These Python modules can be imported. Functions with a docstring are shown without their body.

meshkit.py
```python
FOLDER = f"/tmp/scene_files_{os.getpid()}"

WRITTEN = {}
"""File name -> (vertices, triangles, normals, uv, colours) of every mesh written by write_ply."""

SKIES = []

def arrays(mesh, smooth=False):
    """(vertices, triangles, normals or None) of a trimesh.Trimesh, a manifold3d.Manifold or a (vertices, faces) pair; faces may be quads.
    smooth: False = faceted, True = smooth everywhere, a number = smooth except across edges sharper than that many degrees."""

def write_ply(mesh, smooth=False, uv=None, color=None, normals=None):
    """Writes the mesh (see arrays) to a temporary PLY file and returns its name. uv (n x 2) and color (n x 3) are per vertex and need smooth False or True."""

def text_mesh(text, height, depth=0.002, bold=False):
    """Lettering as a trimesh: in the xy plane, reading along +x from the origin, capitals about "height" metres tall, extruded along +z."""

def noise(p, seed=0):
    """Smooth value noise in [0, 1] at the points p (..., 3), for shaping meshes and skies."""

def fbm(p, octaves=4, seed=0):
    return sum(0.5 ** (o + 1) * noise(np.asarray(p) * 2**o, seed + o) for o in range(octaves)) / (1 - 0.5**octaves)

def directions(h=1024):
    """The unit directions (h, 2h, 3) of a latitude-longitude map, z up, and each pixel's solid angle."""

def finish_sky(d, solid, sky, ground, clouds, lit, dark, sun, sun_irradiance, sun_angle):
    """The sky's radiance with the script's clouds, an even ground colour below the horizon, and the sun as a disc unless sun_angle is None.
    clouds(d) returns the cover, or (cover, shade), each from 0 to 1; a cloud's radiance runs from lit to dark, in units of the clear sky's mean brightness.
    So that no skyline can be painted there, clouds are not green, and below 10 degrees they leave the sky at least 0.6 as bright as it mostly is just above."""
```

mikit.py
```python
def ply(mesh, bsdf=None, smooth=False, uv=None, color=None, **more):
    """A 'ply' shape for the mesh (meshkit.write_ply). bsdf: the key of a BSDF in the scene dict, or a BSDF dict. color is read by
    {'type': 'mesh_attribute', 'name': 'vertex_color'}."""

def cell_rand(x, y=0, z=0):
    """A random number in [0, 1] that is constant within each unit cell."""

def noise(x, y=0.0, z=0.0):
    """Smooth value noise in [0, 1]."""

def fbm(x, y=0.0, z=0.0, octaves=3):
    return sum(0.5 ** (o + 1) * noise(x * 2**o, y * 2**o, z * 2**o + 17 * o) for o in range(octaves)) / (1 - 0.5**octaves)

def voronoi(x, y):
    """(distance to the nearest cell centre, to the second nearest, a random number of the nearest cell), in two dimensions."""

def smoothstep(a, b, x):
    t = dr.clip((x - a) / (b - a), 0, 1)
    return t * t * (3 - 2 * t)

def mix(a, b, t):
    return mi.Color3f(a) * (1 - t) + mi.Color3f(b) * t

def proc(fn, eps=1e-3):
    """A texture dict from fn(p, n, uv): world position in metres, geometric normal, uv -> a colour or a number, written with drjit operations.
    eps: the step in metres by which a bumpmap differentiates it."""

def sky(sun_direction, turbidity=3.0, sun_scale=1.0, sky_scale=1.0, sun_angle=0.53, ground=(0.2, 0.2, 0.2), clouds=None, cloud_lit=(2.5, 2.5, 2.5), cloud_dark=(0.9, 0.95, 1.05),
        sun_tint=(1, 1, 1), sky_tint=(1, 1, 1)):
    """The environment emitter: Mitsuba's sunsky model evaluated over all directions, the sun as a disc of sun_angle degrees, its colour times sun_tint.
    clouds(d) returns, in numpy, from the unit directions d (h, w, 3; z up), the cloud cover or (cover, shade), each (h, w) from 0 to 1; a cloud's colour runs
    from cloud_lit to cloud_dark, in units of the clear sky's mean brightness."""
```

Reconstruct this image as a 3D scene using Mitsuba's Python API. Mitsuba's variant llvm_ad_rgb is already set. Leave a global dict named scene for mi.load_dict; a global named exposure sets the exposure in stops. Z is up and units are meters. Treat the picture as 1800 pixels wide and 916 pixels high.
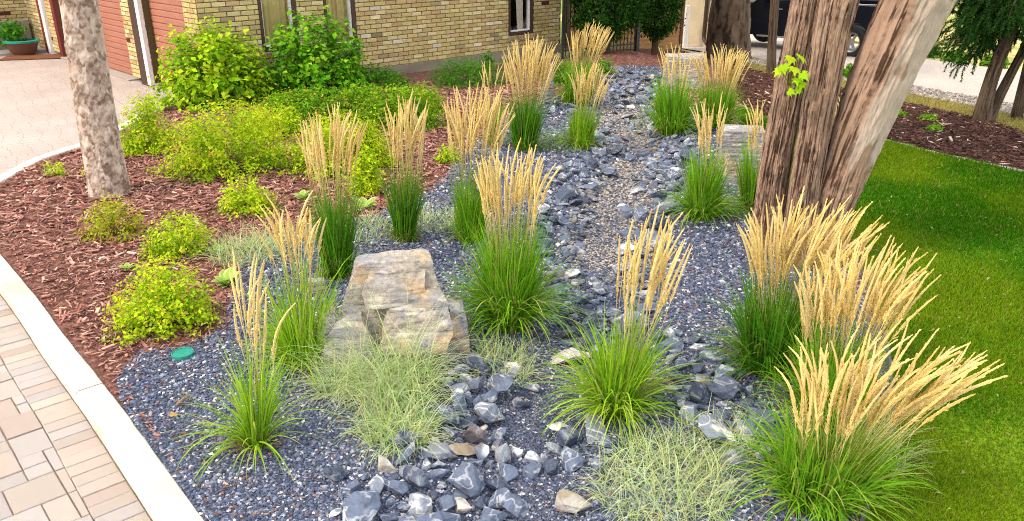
import math, numpy as np, trimesh, drjit as dr, mitsuba as mi, mikit, meshkit
import shapely.geometry as sg, shapely
from scipy.spatial import Delaunay, cKDTree
from mikit import proc, noise, fbm, voronoi, cell_rand, smoothstep, mix

# ------------------------------------------------------------------ camera, light, exposure
H, FOC, TH = 2.6, 1400.0, math.radians(22.5)
CT, ST = math.cos(TH), math.sin(TH)
T = mi.ScalarTransform4f
scene, labels = {}, {}
scene['camera'] = {'type': 'perspective', 'fov': 2 * math.degrees(math.atan(900 / FOC)), 'fov_axis': 'x', 'near_clip': 0.05, 'far_clip': 1500.0,
                   'to_world': T().look_at(origin=[0, 0, H], target=[0, CT, H - ST], up=[0, 0, 1])}
scene['sky'] = mikit.sky([-0.62, -0.30, 0.72], turbidity=3, sun_scale=0.26, sun_angle=14, sky_scale=1.0, clouds=lambda d: 1.0,
                         cloud_lit=(2.45, 2.4, 2.35), sun_tint=(1, 0.96, 0.9))
exposure = 3.4

rng = np.random.default_rng(11)
U = rng.uniform


# ------------------------------------------------------------------ survey helpers: a point of the ground seen under an image position
def hgt(x, y):
    x, y = np.asarray(x, float), np.asarray(y, float)
    t = np.clip((x - 1.5) / 3.5, 0, 1)
    return -.05 * np.clip(.45 * x + .893 * y - 13, 0, 40) * t * t * (3 - 2 * t)


def ray(px, py):
    a, b = (px - 900) / FOC, (458 - py) / FOC
    return np.array([a, CT + b * ST, -ST + b * CT])


def G(px, py, dz=0.0):
    z, r = 0.0, ray(px, py)
    for _ in range(40):
        p = r * ((z + dz - H) / r[2])
        z = .5 * z + .5 * float(hgt(p[0], p[1]))
    return np.array([p[0], p[1], z + dz])


def poly(pts, dz=0.0):
    return sg.Polygon([G(x, y, dz)[:2] for x, y in pts]).buffer(0)


def up(base, px, py):
    """Sideways offset and height of an image position in the upright plane through a ground point."""
    n = np.array([base[0], base[1], 0]) / np.hypot(base[0], base[1])
    r = ray(px, py)
    q = np.array([0, 0, H]) + r * (n @ base / (n @ r))
    side = np.array([n[1], -n[0], 0])
    return float((q - base) @ side), float(q[2] - base[2]), side


def proj(p):
    p = np.atleast_2d(p) - [0, 0, H]
    fw = p[:, 1] * CT - p[:, 2] * ST
    return 900 + FOC * p[:, 0] / fw, 458 - FOC * (p[:, 1] * ST + p[:, 2] * CT) / fw, fw


# ------------------------------------------------------------------ scene helpers
def numbered(name):
    k, i = name, 0
    while k in scene or k in labels:
        i += 1
        k = f'{name}_{i:03d}'
    return k


def add(name, mesh, bsdf, parent=None, smooth=False, color=None, uv=None, **lab):
    key = numbered(f'{parent}__{name}' if parent else name)
    scene[key] = mikit.ply(mesh, bsdf, smooth, color=color, uv=uv)
    if lab:
        labels[key] = lab
    return key


def thing(name, label, cat, group=None):
    key = numbered(name)
    labels[key] = {'label': label, 'category': cat}
    if group:
        labels[key]['group'] = group
    return key


def struct(name, mesh, bsdf, smooth=False, **k):
    return add(name, mesh, bsdf, smooth=smooth, kind='structure', **k)


def cat(parts):
    """Join (v, f, c) triples."""
    vs, fs, cs, o = [], [], [], 0
    for v, f, c in parts:
        vs.append(v); fs.append(f + o); cs.append(np.broadcast_to(c, (len(v), 3))); o += len(v)
    return (np.vstack(vs), np.vstack(fs)), np.vstack(cs)


def box(x0, x1, y0, y1, z0, z1):
    m = trimesh.creation.box([x1 - x0, y1 - y0, z1 - z0])
    m.apply_translation([(x0 + x1) / 2, (y0 + y1) / 2, (z0 + z1) / 2])
    return m


def join(*ms):
    return trimesh.util.concatenate(list(ms))


def sheet(pg, zf, step):
    """A polygon of the ground as a fine triangle mesh at height zf(x, y)."""
    vs, fs, o = [], [], 0
    for g in getattr(pg, 'geoms', [pg]):
        if g.area < 1e-3:
            continue
        g = g.segmentize(step)
        ring = [np.array(g.exterior.coords)[:-1]] + [np.array(i.coords)[:-1] for i in g.interiors]
        x0, y0, x1, y1 = g.bounds
        X, Y = np.meshgrid(np.arange(x0, x1, step), np.arange(y0, y1, step))
        P = np.stack([X.ravel(), Y.ravel()], 1) + rng.uniform(-.2, .2, (X.size, 2)) * step
        P = P[shapely.contains_xy(g.buffer(-step * .45), P[:, 0], P[:, 1])]
        P = np.vstack(ring + [P])
        f = Delaunay(P).simplices
        c = P[f].mean(1)
        f = f[shapely.contains_xy(g, c[:, 0], c[:, 1])]
        a, b, d = P[f[:, 0]], P[f[:, 1]], P[f[:, 2]]
        s = (b[:, 0] - a[:, 0]) * (d[:, 1] - a[:, 1]) - (b[:, 1] - a[:, 1]) * (d[:, 0] - a[:, 0])
        f[s < 0] = f[s < 0][:, ::-1]
        vs.append(np.column_stack([P, zf(P[:, 0], P[:, 1])])); fs.append(f + o); o += len(P)
    return np.vstack(vs), np.vstack(fs)


def scatter(pg, n):
    x0, y0, x1, y1 = pg.bounds
    out, k = [], 0
    while k < n:
        P = np.column_stack([U(x0, x1, n * 2), U(y0, y1, n * 2)])
        P = P[shapely.contains_xy(pg, P[:, 0], P[:, 1])]
        out.append(P); k += len(P)
    return np.vstack(out)[:n]


def solids(tv, tf, pos, scale, colors, tilt=None, yaw=None, jitter=0.0):
    """Many small copies of a template solid: pos (n,3), scale (n,3)."""
    n = len(pos)
    yaw = U(0, 2 * np.pi, n) if yaw is None else yaw
    tilt = np.zeros(n) if tilt is None else tilt
    ta = U(0, 2 * np.pi, n)
    v = tv[None] * (1 + jitter * rng.uniform(-1, 1, (n, len(tv), 3))) * scale[:, None, :]
    ax = np.stack([np.cos(ta), np.sin(ta), 0 * ta], 1)
    c, s = np.cos(yaw)[:, None], np.sin(yaw)[:, None]
    v = np.stack([v[..., 0] * c - v[..., 1] * s, v[..., 0] * s + v[..., 1] * c, v[..., 2]], -1)
    ct, st = np.cos(tilt)[:, None, None], np.sin(tilt)[:, None, None]
    a = ax[:, None, :]
    v = v * ct + np.cross(np.broadcast_to(a, v.shape), v) * st + a * (v * a).sum(-1, keepdims=True) * (1 - ct)
    v = v + pos[:, None, :]
    f = tf[None] + (np.arange(n) * len(tv))[:, None, None]
    return (v.reshape(-1, 3), f.reshape(-1, 3)), np.repeat(colors, len(tv), 0)


def pick(pal, n, spread=.12):
    """Random colours of a weighted palette [(weight, rgb)], each varied in lightness."""
    w = np.array([p[0] for p in pal], float)
    c = np.array([p[1] for p in pal])[rng.choice(len(pal), n, p=w / w.sum())]
    return np.clip(c * (1 + rng.normal(0, spread, (n, 1))), .004, .9)


BOX_V = np.array([[x, y, z] for z in (-.5, .5) for y in (-.5, .5) for x in (-.5, .5)])
BOX_F = np.array([[0, 2, 3], [0, 3, 1], [4, 5, 7], [4, 7, 6], [0, 1, 5], [0, 5, 4], [2, 6, 7], [2, 7, 3], [0, 4, 6], [0, 6, 2], [1, 3, 7], [1, 7, 5]])
OCT_V = np.array([[1, 0, .1], [.1, 1, -.1], [-1, .1, .1], [-.1, -1, 0], [.1, .1, 1], [-.1, 0, -1.0]]) * .5
OCT_F = np.array([[0, 1, 4], [1, 2, 4], [2, 3, 4], [3, 0, 4], [1, 0, 5], [2, 1, 5], [3, 2, 5], [0, 3, 5]])


def ribbons(P, Wd, col, coltip=None):
    """n ribbons with centre lines P (n,K,3) and half-width vectors Wd (n,K,3)."""
    n, K, _ = P.shape
    v = np.stack([P - Wd, P + Wd], 2).reshape(n, K * 2, 3)
    i = np.arange(K - 1) * 2
    q = np.stack([i, i + 1, i + 3, i + 2], 1)
    f = np.vstack([q[:, [0, 1, 2]], q[:, [0, 2, 3]]])
    f = (f[None] + (np.arange(n) * K * 2)[:, None, None]).reshape(-1, 3)
    t = np.repeat(np.linspace(0, 1, K), 2)[None, :, None]
    c = col[:, None, :] * (1 - t) + (col if coltip is None else coltip)[:, None, :] * t
    return v.reshape(-1, 3), f, c.reshape(-1, 3)


def curves(b, az, th0, bend, L, K, power=1.6):
    """Centre lines from b, leaving at the angle th0 from upright and bending over by bend."""
    t = np.linspace(0, 1, K)
    tm = (t[1:] + t[:-1]) / 2
    th = th0[:, None] + bend[:, None] * tm[None] ** power
    h = np.stack([np.cos(az), np.sin(az)], 1)
    d = np.concatenate([h[:, None, :] * np.sin(th)[..., None], np.cos(th)[..., None]], -1) * (L[:, None, None] / (K - 1))
    return np.concatenate([np.zeros((len(b), 1, 3)), np.cumsum(d, 1)], 1) + b[:, None, :]


def blades(b, az, th0, bend, L, w, col, K=6, coltip=None, power=1.6):
    P = curves(b, az, th0, bend, L, K, power)
    tw = az + np.pi / 2 + rng.normal(0, .7, len(b))
    t = np.linspace(0, 1, K)
    prof = np.minimum(1, .45 + 2.5 * t) * (1 - t) ** .55
    Wd = np.stack([np.cos(tw), np.sin(tw), 0 * tw], 1)[:, None, :] * (w[:, None] * prof[None])[..., None]
    return ribbons(P, Wd, col, coltip)


def tube(P, R, sides=10):
    P, R = np.asarray(P, float), np.asarray(R, float)
    t = np.gradient(P, axis=0)
    t /= np.linalg.norm(t, axis=1, keepdims=True) + 1e-12
    ref = np.array([1.0, 0, 0]) if abs(t[0][0]) < .8 else np.array([0, 1.0, 0])
    a = np.cross(t, ref); a /= np.linalg.norm(a, axis=1, keepdims=True)
    b = np.cross(t, a)
    an = np.arange(sides) * 2 * np.pi / sides
    v = P[:, None] + R[:, None, None] * (np.cos(an)[None, :, None] * a[:, None] + np.sin(an)[None, :, None] * b[:, None])
    i, j = np.meshgrid(np.arange(len(P) - 1), np.arange(sides), indexing='ij')
    q = np.stack([i * sides + j, i * sides + (j + 1) % sides, (i + 1) * sides + (j + 1) % sides, (i + 1) * sides + j], -1).reshape(-1, 4)
    f = np.vstack([q[:, [0, 1, 2]], q[:, [0, 2, 3]]])
    cap = lambda s: np.array([[s, s + k, s + k + 1] for k in range(1, sides - 1)])
    v = v.reshape(-1, 3)
    f = np.vstack([f, cap(0)[:, ::-1], cap((len(P) - 1) * sides)])
    vol = np.einsum('ij,ij->', v[f[:, 0]], np.cross(v[f[:, 1]], v[f[:, 2]]))
    return v, (f if vol > 0 else f[:, ::-1])


# ------------------------------------------------------------------ materials
def rgb(*c):
    return {'type': 'rgb', 'value': list(c)}


def two(d):
    return {'type': 'twosided', 'bsdf': d}


def bumped(inner, fn, scale, eps=2e-3):
    return {'type': 'bumpmap', 'bsdf': inner, 'texture': proc(fn, eps), 'scale': scale}


VC = {'type': 'mesh_attribute', 'name': 'vertex_color'}


def prin(col, rough=.8, spec=.25, **k):
    return {'type': 'principled', 'base_color': col, 'roughness': rough, 'specular': spec, **k}


scene['leaf_bsdf'] = {'type': 'principledthin', 'base_color': VC, 'roughness': .55, 'diff_trans': .7, 'spec_trans': 0.0, 'eta': 1.4}
scene['straw_bsdf'] = {'type': 'principledthin', 'base_color': VC, 'roughness': .8, 'diff_trans': .5, 'spec_trans': 0.0, 'eta': 1.3}
scene['piece_bsdf'] = two(prin(VC, .85, .2))
scene['pebble_bsdf'] = two(prin(VC, .7, .35))


def n3(p, s, o=3):
    return fbm(p.x * s + 31.7, p.y * s + 11.3, p.z * s + 5.1, o)


scene['brick_bsdf'] = two(bumped(prin(VC, .9, .15), lambda p, n, uv: n3(p, 70., 3) + .5 * n3(p, 9., 2), .008))
scene['paver_bsdf'] = two(bumped(prin(VC, .85, .2), lambda p, n, uv: n3(p, 140., 2) + .8 * n3(p, 22., 2), .003))


def rock_col(base, vein, amount):
    def fn(p, n, uv):
        w = fbm(p.x * 3.1 + 3, p.y * 3.1, p.z * 3.1, 2)
        a = fbm(p.x * 9 + 4 * w, p.y * 9 - 3 * w, p.z * 15, 4)
        v = 1 - smoothstep(0.0, .05, dr.abs(a - .5))
        patch = smoothstep(.62, .72, fbm(p.x * 5 + 40, p.y * 5, p.z * 7, 3))
        g = .55 + .9 * n3(p, 24., 3)
        c = mi.Color3f(base) * g
        c = mix(c, (.17, .12, .08), .35 * smoothstep(.6, .75, n3(p, 4., 3)))
        return mix(c, mi.Color3f(vein) * (.8 + .4 * n3(p, 30., 2)), dr.clip((v * .6 + patch) * amount, 0, 1))
    return fn


def rock_bsdf(base, vein, amount, rough=.62):
    return two(bumped(prin(proc(rock_col(base, vein, amount)), rough, .4), rock_bump, .02))


rock_bump = lambda p, n, uv: n3(p, 28., 4)
scene['rock_blue_bsdf'] = rock_bsdf((.078, .104, .17), (.5, .53, .58), .75)
scene['rock_dark_bsdf'] = rock_bsdf((.036, .052, .095), (.34, .37, .43), .5)
scene['rock_pale_bsdf'] = rock_bsdf((.15, .18, .245), (.64, .64, .64), 1.0)
scene['rock_white_bsdf'] = rock_bsdf((.36, .35, .335), (.55, .55, .54), .8)
scene['rock_tan_bsdf'] = rock_bsdf((.19, .165, .125), (.3, .3, .3), .7, .8)


def boulder_col(p, n, uv):
    a = n3(p, 3.2, 4)
    c = mix((.26, .24, .215), (.205, .205, .228), smoothstep(.36, .50, a))
    c = mix(c, (.40, .28, .15), .6 * smoothstep(.59, .70, n3(p, 4.7, 3)))
    c = mix(c, (.5, .48, .42), .55 * smoothstep(.55, .7, fbm(p.x * 7 + 9, p.y * 7, p.z * 16, 3)))
    lines = 1 - smoothstep(0.0, .035, dr.abs(fbm(p.x * 2.2, p.y * 2.2, p.z * 13, 3) - .5))
    c = mix(c, (.17, .15, .13), .3 * lines)
    return c * (.55 + .9 * n3(p, 42., 4))


scene['boulder_bsdf'] = two(bumped(prin(proc(boulder_col), .9, .15), lambda p, n, uv: n3(p, 16., 4) + .7 * fbm(p.x * 5, p.y * 5, p.z * 40, 3), .03))


def mulch_col(p, n, uv):
    g = noise(p.x * 60 + 3 * noise(p.x * 9, p.y * 9), p.y * 95, 0)
    c = mix((.085, .04, .034), (.25, .125, .105), g * smoothstep(.25, .8, n3(p, 30., 2)))
    return mix(c, (.2, .12, .09), .3 * smoothstep(.6, .75, n3(p, 2.2, 3)))


scene['mulch_bsdf'] = two(bumped(prin(proc(mulch_col), .95, .1), lambda p, n, uv: n3(p, 45., 3), .03))


def gravel_col(p, n, uv):
    d1, d2, r = voronoi(p.x * 48, p.y * 48)
    c = mix((.042, .055, .10), (.14, .17, .26), r * r)
    c = mix(c, (.42, .42, .44), smoothstep(.9, .93, r))
    c = c * smoothstep(0.0, .25, d2 - d1)
    return mix(c, (.22, .19, .15), .5 * smoothstep(.5, .65, n3(p, 1.7, 3)) * smoothstep(6.0, 11.0, p.y))


scene['gravel_bsdf'] = two(bumped(prin(proc(gravel_col), .75, .3), lambda p, n, uv: voronoi(p.x * 48, p.y * 48)[0], .012))


def lawn_col(p, n, uv):
    m = smoothstep(.35, .65, n3(p, .8, 4))
    c = mix((.045, .15, .005), (.13, .21, .008), m)
    return c * (.6 + .8 * noise(p.x * 90, p.y * 60))


scene['lawn_bsdf'] = two(prin(proc(lawn_col), .9, .1))


def ground_col(p, n, uv):
    m = smoothstep(.35, .65, n3(p, .35, 4))
    c = mix((.1, .13, .03), (.3, .25, .11), m)
    return c * (.7 + .6 * noise(p.x * 23, p.y * 23))


scene['ground_bsdf'] = two(prin(proc(ground_col), .95, .1))


def concrete_col(p, n, uv):
    return mi.Color3f(.27, .24, .225) * (.8 + .25 * n3(p, 1.3, 4) + .12 * noise(p.x * 110, p.y * 110, p.z * 110))


scene['concrete_bsdf'] = two(bumped(prin(proc(concrete_col), .9, .2), lambda p, n, uv: n3(p, 90., 2), .002))


def kerb_col(p, n, uv):
    c = mi.Color3f(.50, .46, .39) * (.78 + .36 * n3(p, 4.5, 4) + .1 * noise(p.x * 150, p.y * 150, p.z * 150))
    return mix(c, (.3, .25, .18), .5 * smoothstep(.6, .74, n3(p, 2.6, 4)))


scene['kerb_bsdf'] = two(bumped(prin(proc(kerb_col), .9, .15), lambda p, n, uv: n3(p, 120., 2), .002))


def drive_col(p, n, uv):
    u, v = p.x * .81 + p.y * .59, -p.x * .59 + p.y * .81
    row = dr.floor(v / .16)
    q = u / .24 + .5 * cell_rand(row, 3)
    r = cell_rand(dr.floor(q), row, 7)
    fu, fv = q - dr.floor(q), v / .16 - row
    j = dr.minimum(dr.minimum(fu, 1 - fu) * .24, dr.minimum(fv, 1 - fv) * .16)
    c = mix((.315, .262, .24), (.285, .262, .26), r) * (.82 + .3 * n3(p, 2.0, 3))
    return mix((.21, .165, .13), c, smoothstep(.002, .007, j))


scene['drive_bsdf'] = two(prin(proc(drive_col), .85, .25))


def bark(light, dark, su, sv, pale=None, lo=.3, hi=.46, brk=0.0):
    def fn(p, n, uv):
        w = fbm(uv.x * su * .5, uv.y * sv * .7, 2.0, 3)
        g = fbm(uv.x * su + 2.5 * w, uv.y * sv, 0.0, 4) + brk * (fbm(uv.x * su * .55 + 3 * w, uv.y * 15.0, 8.0, 3) - .5)
        c = mix(dark, light, smoothstep(lo, hi, g)) * (.6 + .8 * n3(p, 38., 3))
        c = mix(c, mi.Color3f(light) * mi.Color3f(1.5, 1.6, 1.7), .6 * smoothstep(.5, .68, fbm(uv.x * su * .8 + 5, uv.y * sv * .5, 6.0, 3)))
        if pale is not None:
            m = smoothstep(.0, .05, uv.x - .435 - .08 * fbm(uv.x * 9, uv.y * 5.0, 9.0, 3)) * (1 - smoothstep(.84, .88, uv.x + .05 * noise(uv.y * 7, 3)))
            m = m * smoothstep(1.12, 1.22, uv.y + .12 * noise(uv.x * 30, 1)) 
            pc = mi.Color3f(pale) * (.72 + .35 * n3(p, 7., 3)) 
            pc = mix(pc, (.2, .13, .09), .75 * smoothstep(.58, .68, fbm(uv.x * 12, uv.y * 3.2, 4.0, 4)))
            c = mix(c, pc, m)
        return c
    return fn


scene['maple_bark_bsdf'] = two(bumped(prin(proc(bark((.25, .165, .122), (.062, .036, .026), 84, 2.6, None, .35, .52, .55)), .95, .1), lambda p, n, uv: fbm(uv.x * 80, uv.y * 4, 0., 4) + .7 * fbm(uv.x * 50, uv.y * 17, 3., 3), .05))
scene['pale_bark_bsdf'] = two(bumped(prin(proc(bark((.25, .165, .122), (.062, .036, .026), 84, 2.6, (.42, .35, .305), .35, .52, .55)), .95, .1), lambda p, n, uv: fbm(uv.x * 70, uv.y * 3.4, 0., 4) + .5 * fbm(uv.x * 50, uv.y * 15, 3., 3), .03))
scene['pine_bark_bsdf'] = two(bumped(prin(proc(bark((.36, .285, .24), (.19, .135, .11), 30, 19.0, None, .34, .6)), .95, .1), lambda p, n, uv: fbm(uv.x * 26, uv.y * 18, 0., 4), .03))
scene['dark_bark_bsdf'] = two(bumped(prin(proc(bark((.085, .06, .043), (.025, .018, .013), 40, 4.5, None, .28, .55)), .95, .1), lambda p, n, uv: fbm(uv.x * 34, uv.y * 6, 0., 3), .03))


def stucco_col(p, n, uv):
    return mi.Color3f(.42, .36, .27) * (.8 + .3 * n3(p, 2.2, 4) + .15 * noise(p.x * 60, p.y * 60, p.z * 60))


scene['stucco_bsdf'] = two(bumped(prin(proc(stucco_col), .95, .1), lambda p, n, uv: n3(p, 60., 2), .01))
scene['foundation_bsdf'] = two(prin(proc(lambda p, n, uv: mi.Color3f(.2, .175, .135) * (.65 + .7 * n3(p, 3., 4))), .95, .1))
scene['mortar_bsdf'] = two(prin(proc(lambda p, n, uv: mi.Color3f(.085, .062, .03) * (.7 + .6 * n3(p, 40., 2))), .95, .1))
scene['door_bsdf'] = two(prin(proc(lambda p, n, uv: mi.Color3f(.30, .125, .088) * (.88 + .24 * n3(p, 2.5, 3))), .6, .3))
scene['brown_trim_bsdf'] = two(prin(rgb(.05, .028, .02), .6, .3))
scene['maroon_bsdf'] = two(prin(rgb(.13, .022, .026), .6, .3))
scene['white_trim_bsdf'] = two(prin(rgb(.62, .60, .62), .5, .4))
scene['iron_bsdf'] = two(prin(rgb(.016, .015, .017), .5, .5))
scene['edging_bsdf'] = two(prin(rgb(.035, .035, .045), .55, .4))
scene['rubber_bsdf'] = two(prin(rgb(.018, .018, .02), .8, .3))
scene['car_paint_bsdf'] = two({'type': 'principled', 'base_color': rgb(.004, .006, .013), 'roughness': .4, 'specular': .15, 'clearcoat': .2, 'clearcoat_gloss': .95})
scene['chrome_bsdf'] = two({'type': 'principled', 'base_color': rgb(.55, .55, .57), 'roughness': .3, 'metallic': .9})
scene['dark_glass_bsdf'] = two({'type': 'principled', 'base_color': rgb(.02, .03, .035), 'roughness': .12, 'specular': .35})
scene['glass_bsdf'] = {'type': 'thindielectric', 'int_ior': 1.5}
scene['curtain_bsdf'] = two(prin(rgb(.33, .27, .12), .95, .1))
scene['white_curtain_bsdf'] = two(prin(rgb(.5, .46, .4), .95, .1))
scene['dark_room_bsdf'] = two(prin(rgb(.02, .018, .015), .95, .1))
scene['bedding_bsdf'] = two(prin(proc(lambda p, n, uv: mi.Color3f(.19, .155, .12) * (.7 + .6 * n3(p, 30., 3))), .95, .1))
scene['teal_bsdf'] = two(prin(proc(lambda p, n, uv: mi.Color3f(.012, .20, .16) * (.8 + .4 * n3(p, 30., 3))), .55, .4))
scene['terracotta_bsdf'] = two(prin(rgb(.13, .055, .035), .7, .3))
scene['blue_bsdf'] = two(prin(rgb(.08, .25, .6), .6, .3))
scene['tail_light_bsdf'] = two(prin(rgb(.35, .01, .01), .3, .5))
scene['siding_bsdf'] = two(prin(proc(lambda p, n, uv: mi.Color3f(.36, .2, .085) * (.75 + .5 * n3(p, 6., 3))), .85, .2))


# ------------------------------------------------------------------ layout of the ground
def spline(pts, n):
    from scipy.interpolate import CubicSpline
    pts = np.asarray(pts, float)
    s = np.r_[0, np.cumsum(np.linalg.norm(np.diff(pts, axis=0), axis=1))]
    return CubicSpline(s, pts)(np.linspace(0, s[-1], n))


KERB = spline([G(x, y, .03)[:2] for x, y in [(455, 1110), (322, 916), (224, 775), (165, 691), (95, 600), (51, 537), (12, 487), (-60, 375), (-45, 338), (0, 314), (65, 280), (149, 252), (215, 222), (290, 188)]], 260)
kerb_line = sg.LineString(KERB)
CREEK = spline([G(*p)[:2] for p in [(860, 1010), (880, 900), (920, 770), (945, 700), (1010, 590), (1050, 480), (1065, 410), (1085, 350), (1115, 285), (1105, 235), (1090, 190), (1105, 150), (1125, 122)]], 200)
creek_tree = cKDTree(CREEK)
MOUND = G(1112, 110)[:2]


def bed_h(x, y):
    x, y = np.asarray(x, float), np.asarray(y, float)
    d = creek_tree.query(np.column_stack([np.ravel(x), np.ravel(y)]))[0].reshape(np.shape(x))
    p = np.stack([x, y, 0 * x], -1)
    m = np.hypot(x - MOUND[0], y - MOUND[1])
    return hgt(x, y) - .11 * np.exp(-(d / .42) ** 2) + .03 * meshkit.fbm(p * 1.3, 3) + .22 * np.exp(-(m / .75) ** 2)


LAWN_EDGE = [(1490, 1010), (1515, 908), (1532, 861), (1562, 762), (1564, 693), (1554, 606), (1520, 510), (1485, 430), (1430, 385), (1380, 335), (1340, 280), (1310, 240), (1292, 205)]
BAND_NEAR = [(1300, 185), (1340, 206), (1450, 225), (1545, 245), (1640, 270), (1800, 305), (2100, 380)]
BAND_FAR = [(2100, 305), (1800, 238), (1720, 212), (1590, 185), (1490, 160), (1400, 145), (1330, 128), (1290, 112)]
edge_line = sg.LineString(spline([G(*p)[:2] for p in LAWN_EDGE], 160))
lawn_pg = sg.Polygon([*edge_line.coords] + [G(*p)[:2] for p in BAND_NEAR] + [G(2700, 560)[:2], G(2700, 1400)[:2], G(1350, 1400)[:2]]).buffer(0)
band_pg = poly(BAND_NEAR + BAND_FAR)
bed_pg = sg.Polygon([*KERB] + [G(*p)[:2] for p in [(345, 172), (640, 138), (985, 104), (1060, 90), (1200, 90), (1250, 105), (1290, 112), (1300, 150), (1300, 185)]] + [*edge_line.coords][::-1] + [G(1350, 1400)[:2]]).buffer(0)
gravel_pg = poly([(420, 1200), (330, 905), (262, 795), (215, 715), (205, 665), (250, 622), (310, 618), (385, 588), (405, 540), (430, 460), (480, 415), (560, 398), (640, 388), (735, 352), (765, 330), (800, 290), (880, 215), (930, 185), (965, 165), (1000, 190), (1040, 170), (1060, 120), (1110, 118), (1165, 122), (1180, 150), (1240, 215), (1300, 250), (1330, 320), (1390, 370), (1480, 430), (1520, 510), (1552, 606), (1562, 693), (1560, 762), (1530, 861), (1512, 908), (1440, 1200)]).intersection(bed_pg)
gravel_pg = gravel_pg.buffer(.06).buffer(-.06)
mulch_pg = bed_pg.difference(gravel_pg.buffer(-.07)).difference(lawn_pg)
CD_NEAR = [(1180, 82), (1320, 103), (1440, 124), (1560, 146), (1800, 190), (2100, 247)]
CD_FAR = [(2100, 190), (1800, 127), (1640, 106), (1540, 86), (1400, 62), (1310, 48), (1180, 30)]
cdrive_pg = poly(CD_NEAR + CD_FAR)
strip_pg = poly(CD_NEAR[1:] + [(2100, 264), (1800, 204), (1560, 157), (1320, 112)])
drive_all = sg.Polygon([*KERB] + [G(345, 172)[:2], (-6.5, 16.5), (-12.5, 22.5), (-30, 22.5), (-30, -4), (-1, -4), (-1.2, .8)]).buffer(0)
near_pave = drive_all.intersection(sg.box(-5.2, 1.2, 0, 7.2))
far_drive = drive_all.difference(near_pave)
ground_pg = sg.box(-45, -20, 60, 75).difference(shapely.union_all([bed_pg, lawn_pg, drive_all, band_pg]).buffer(-.12))

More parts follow.
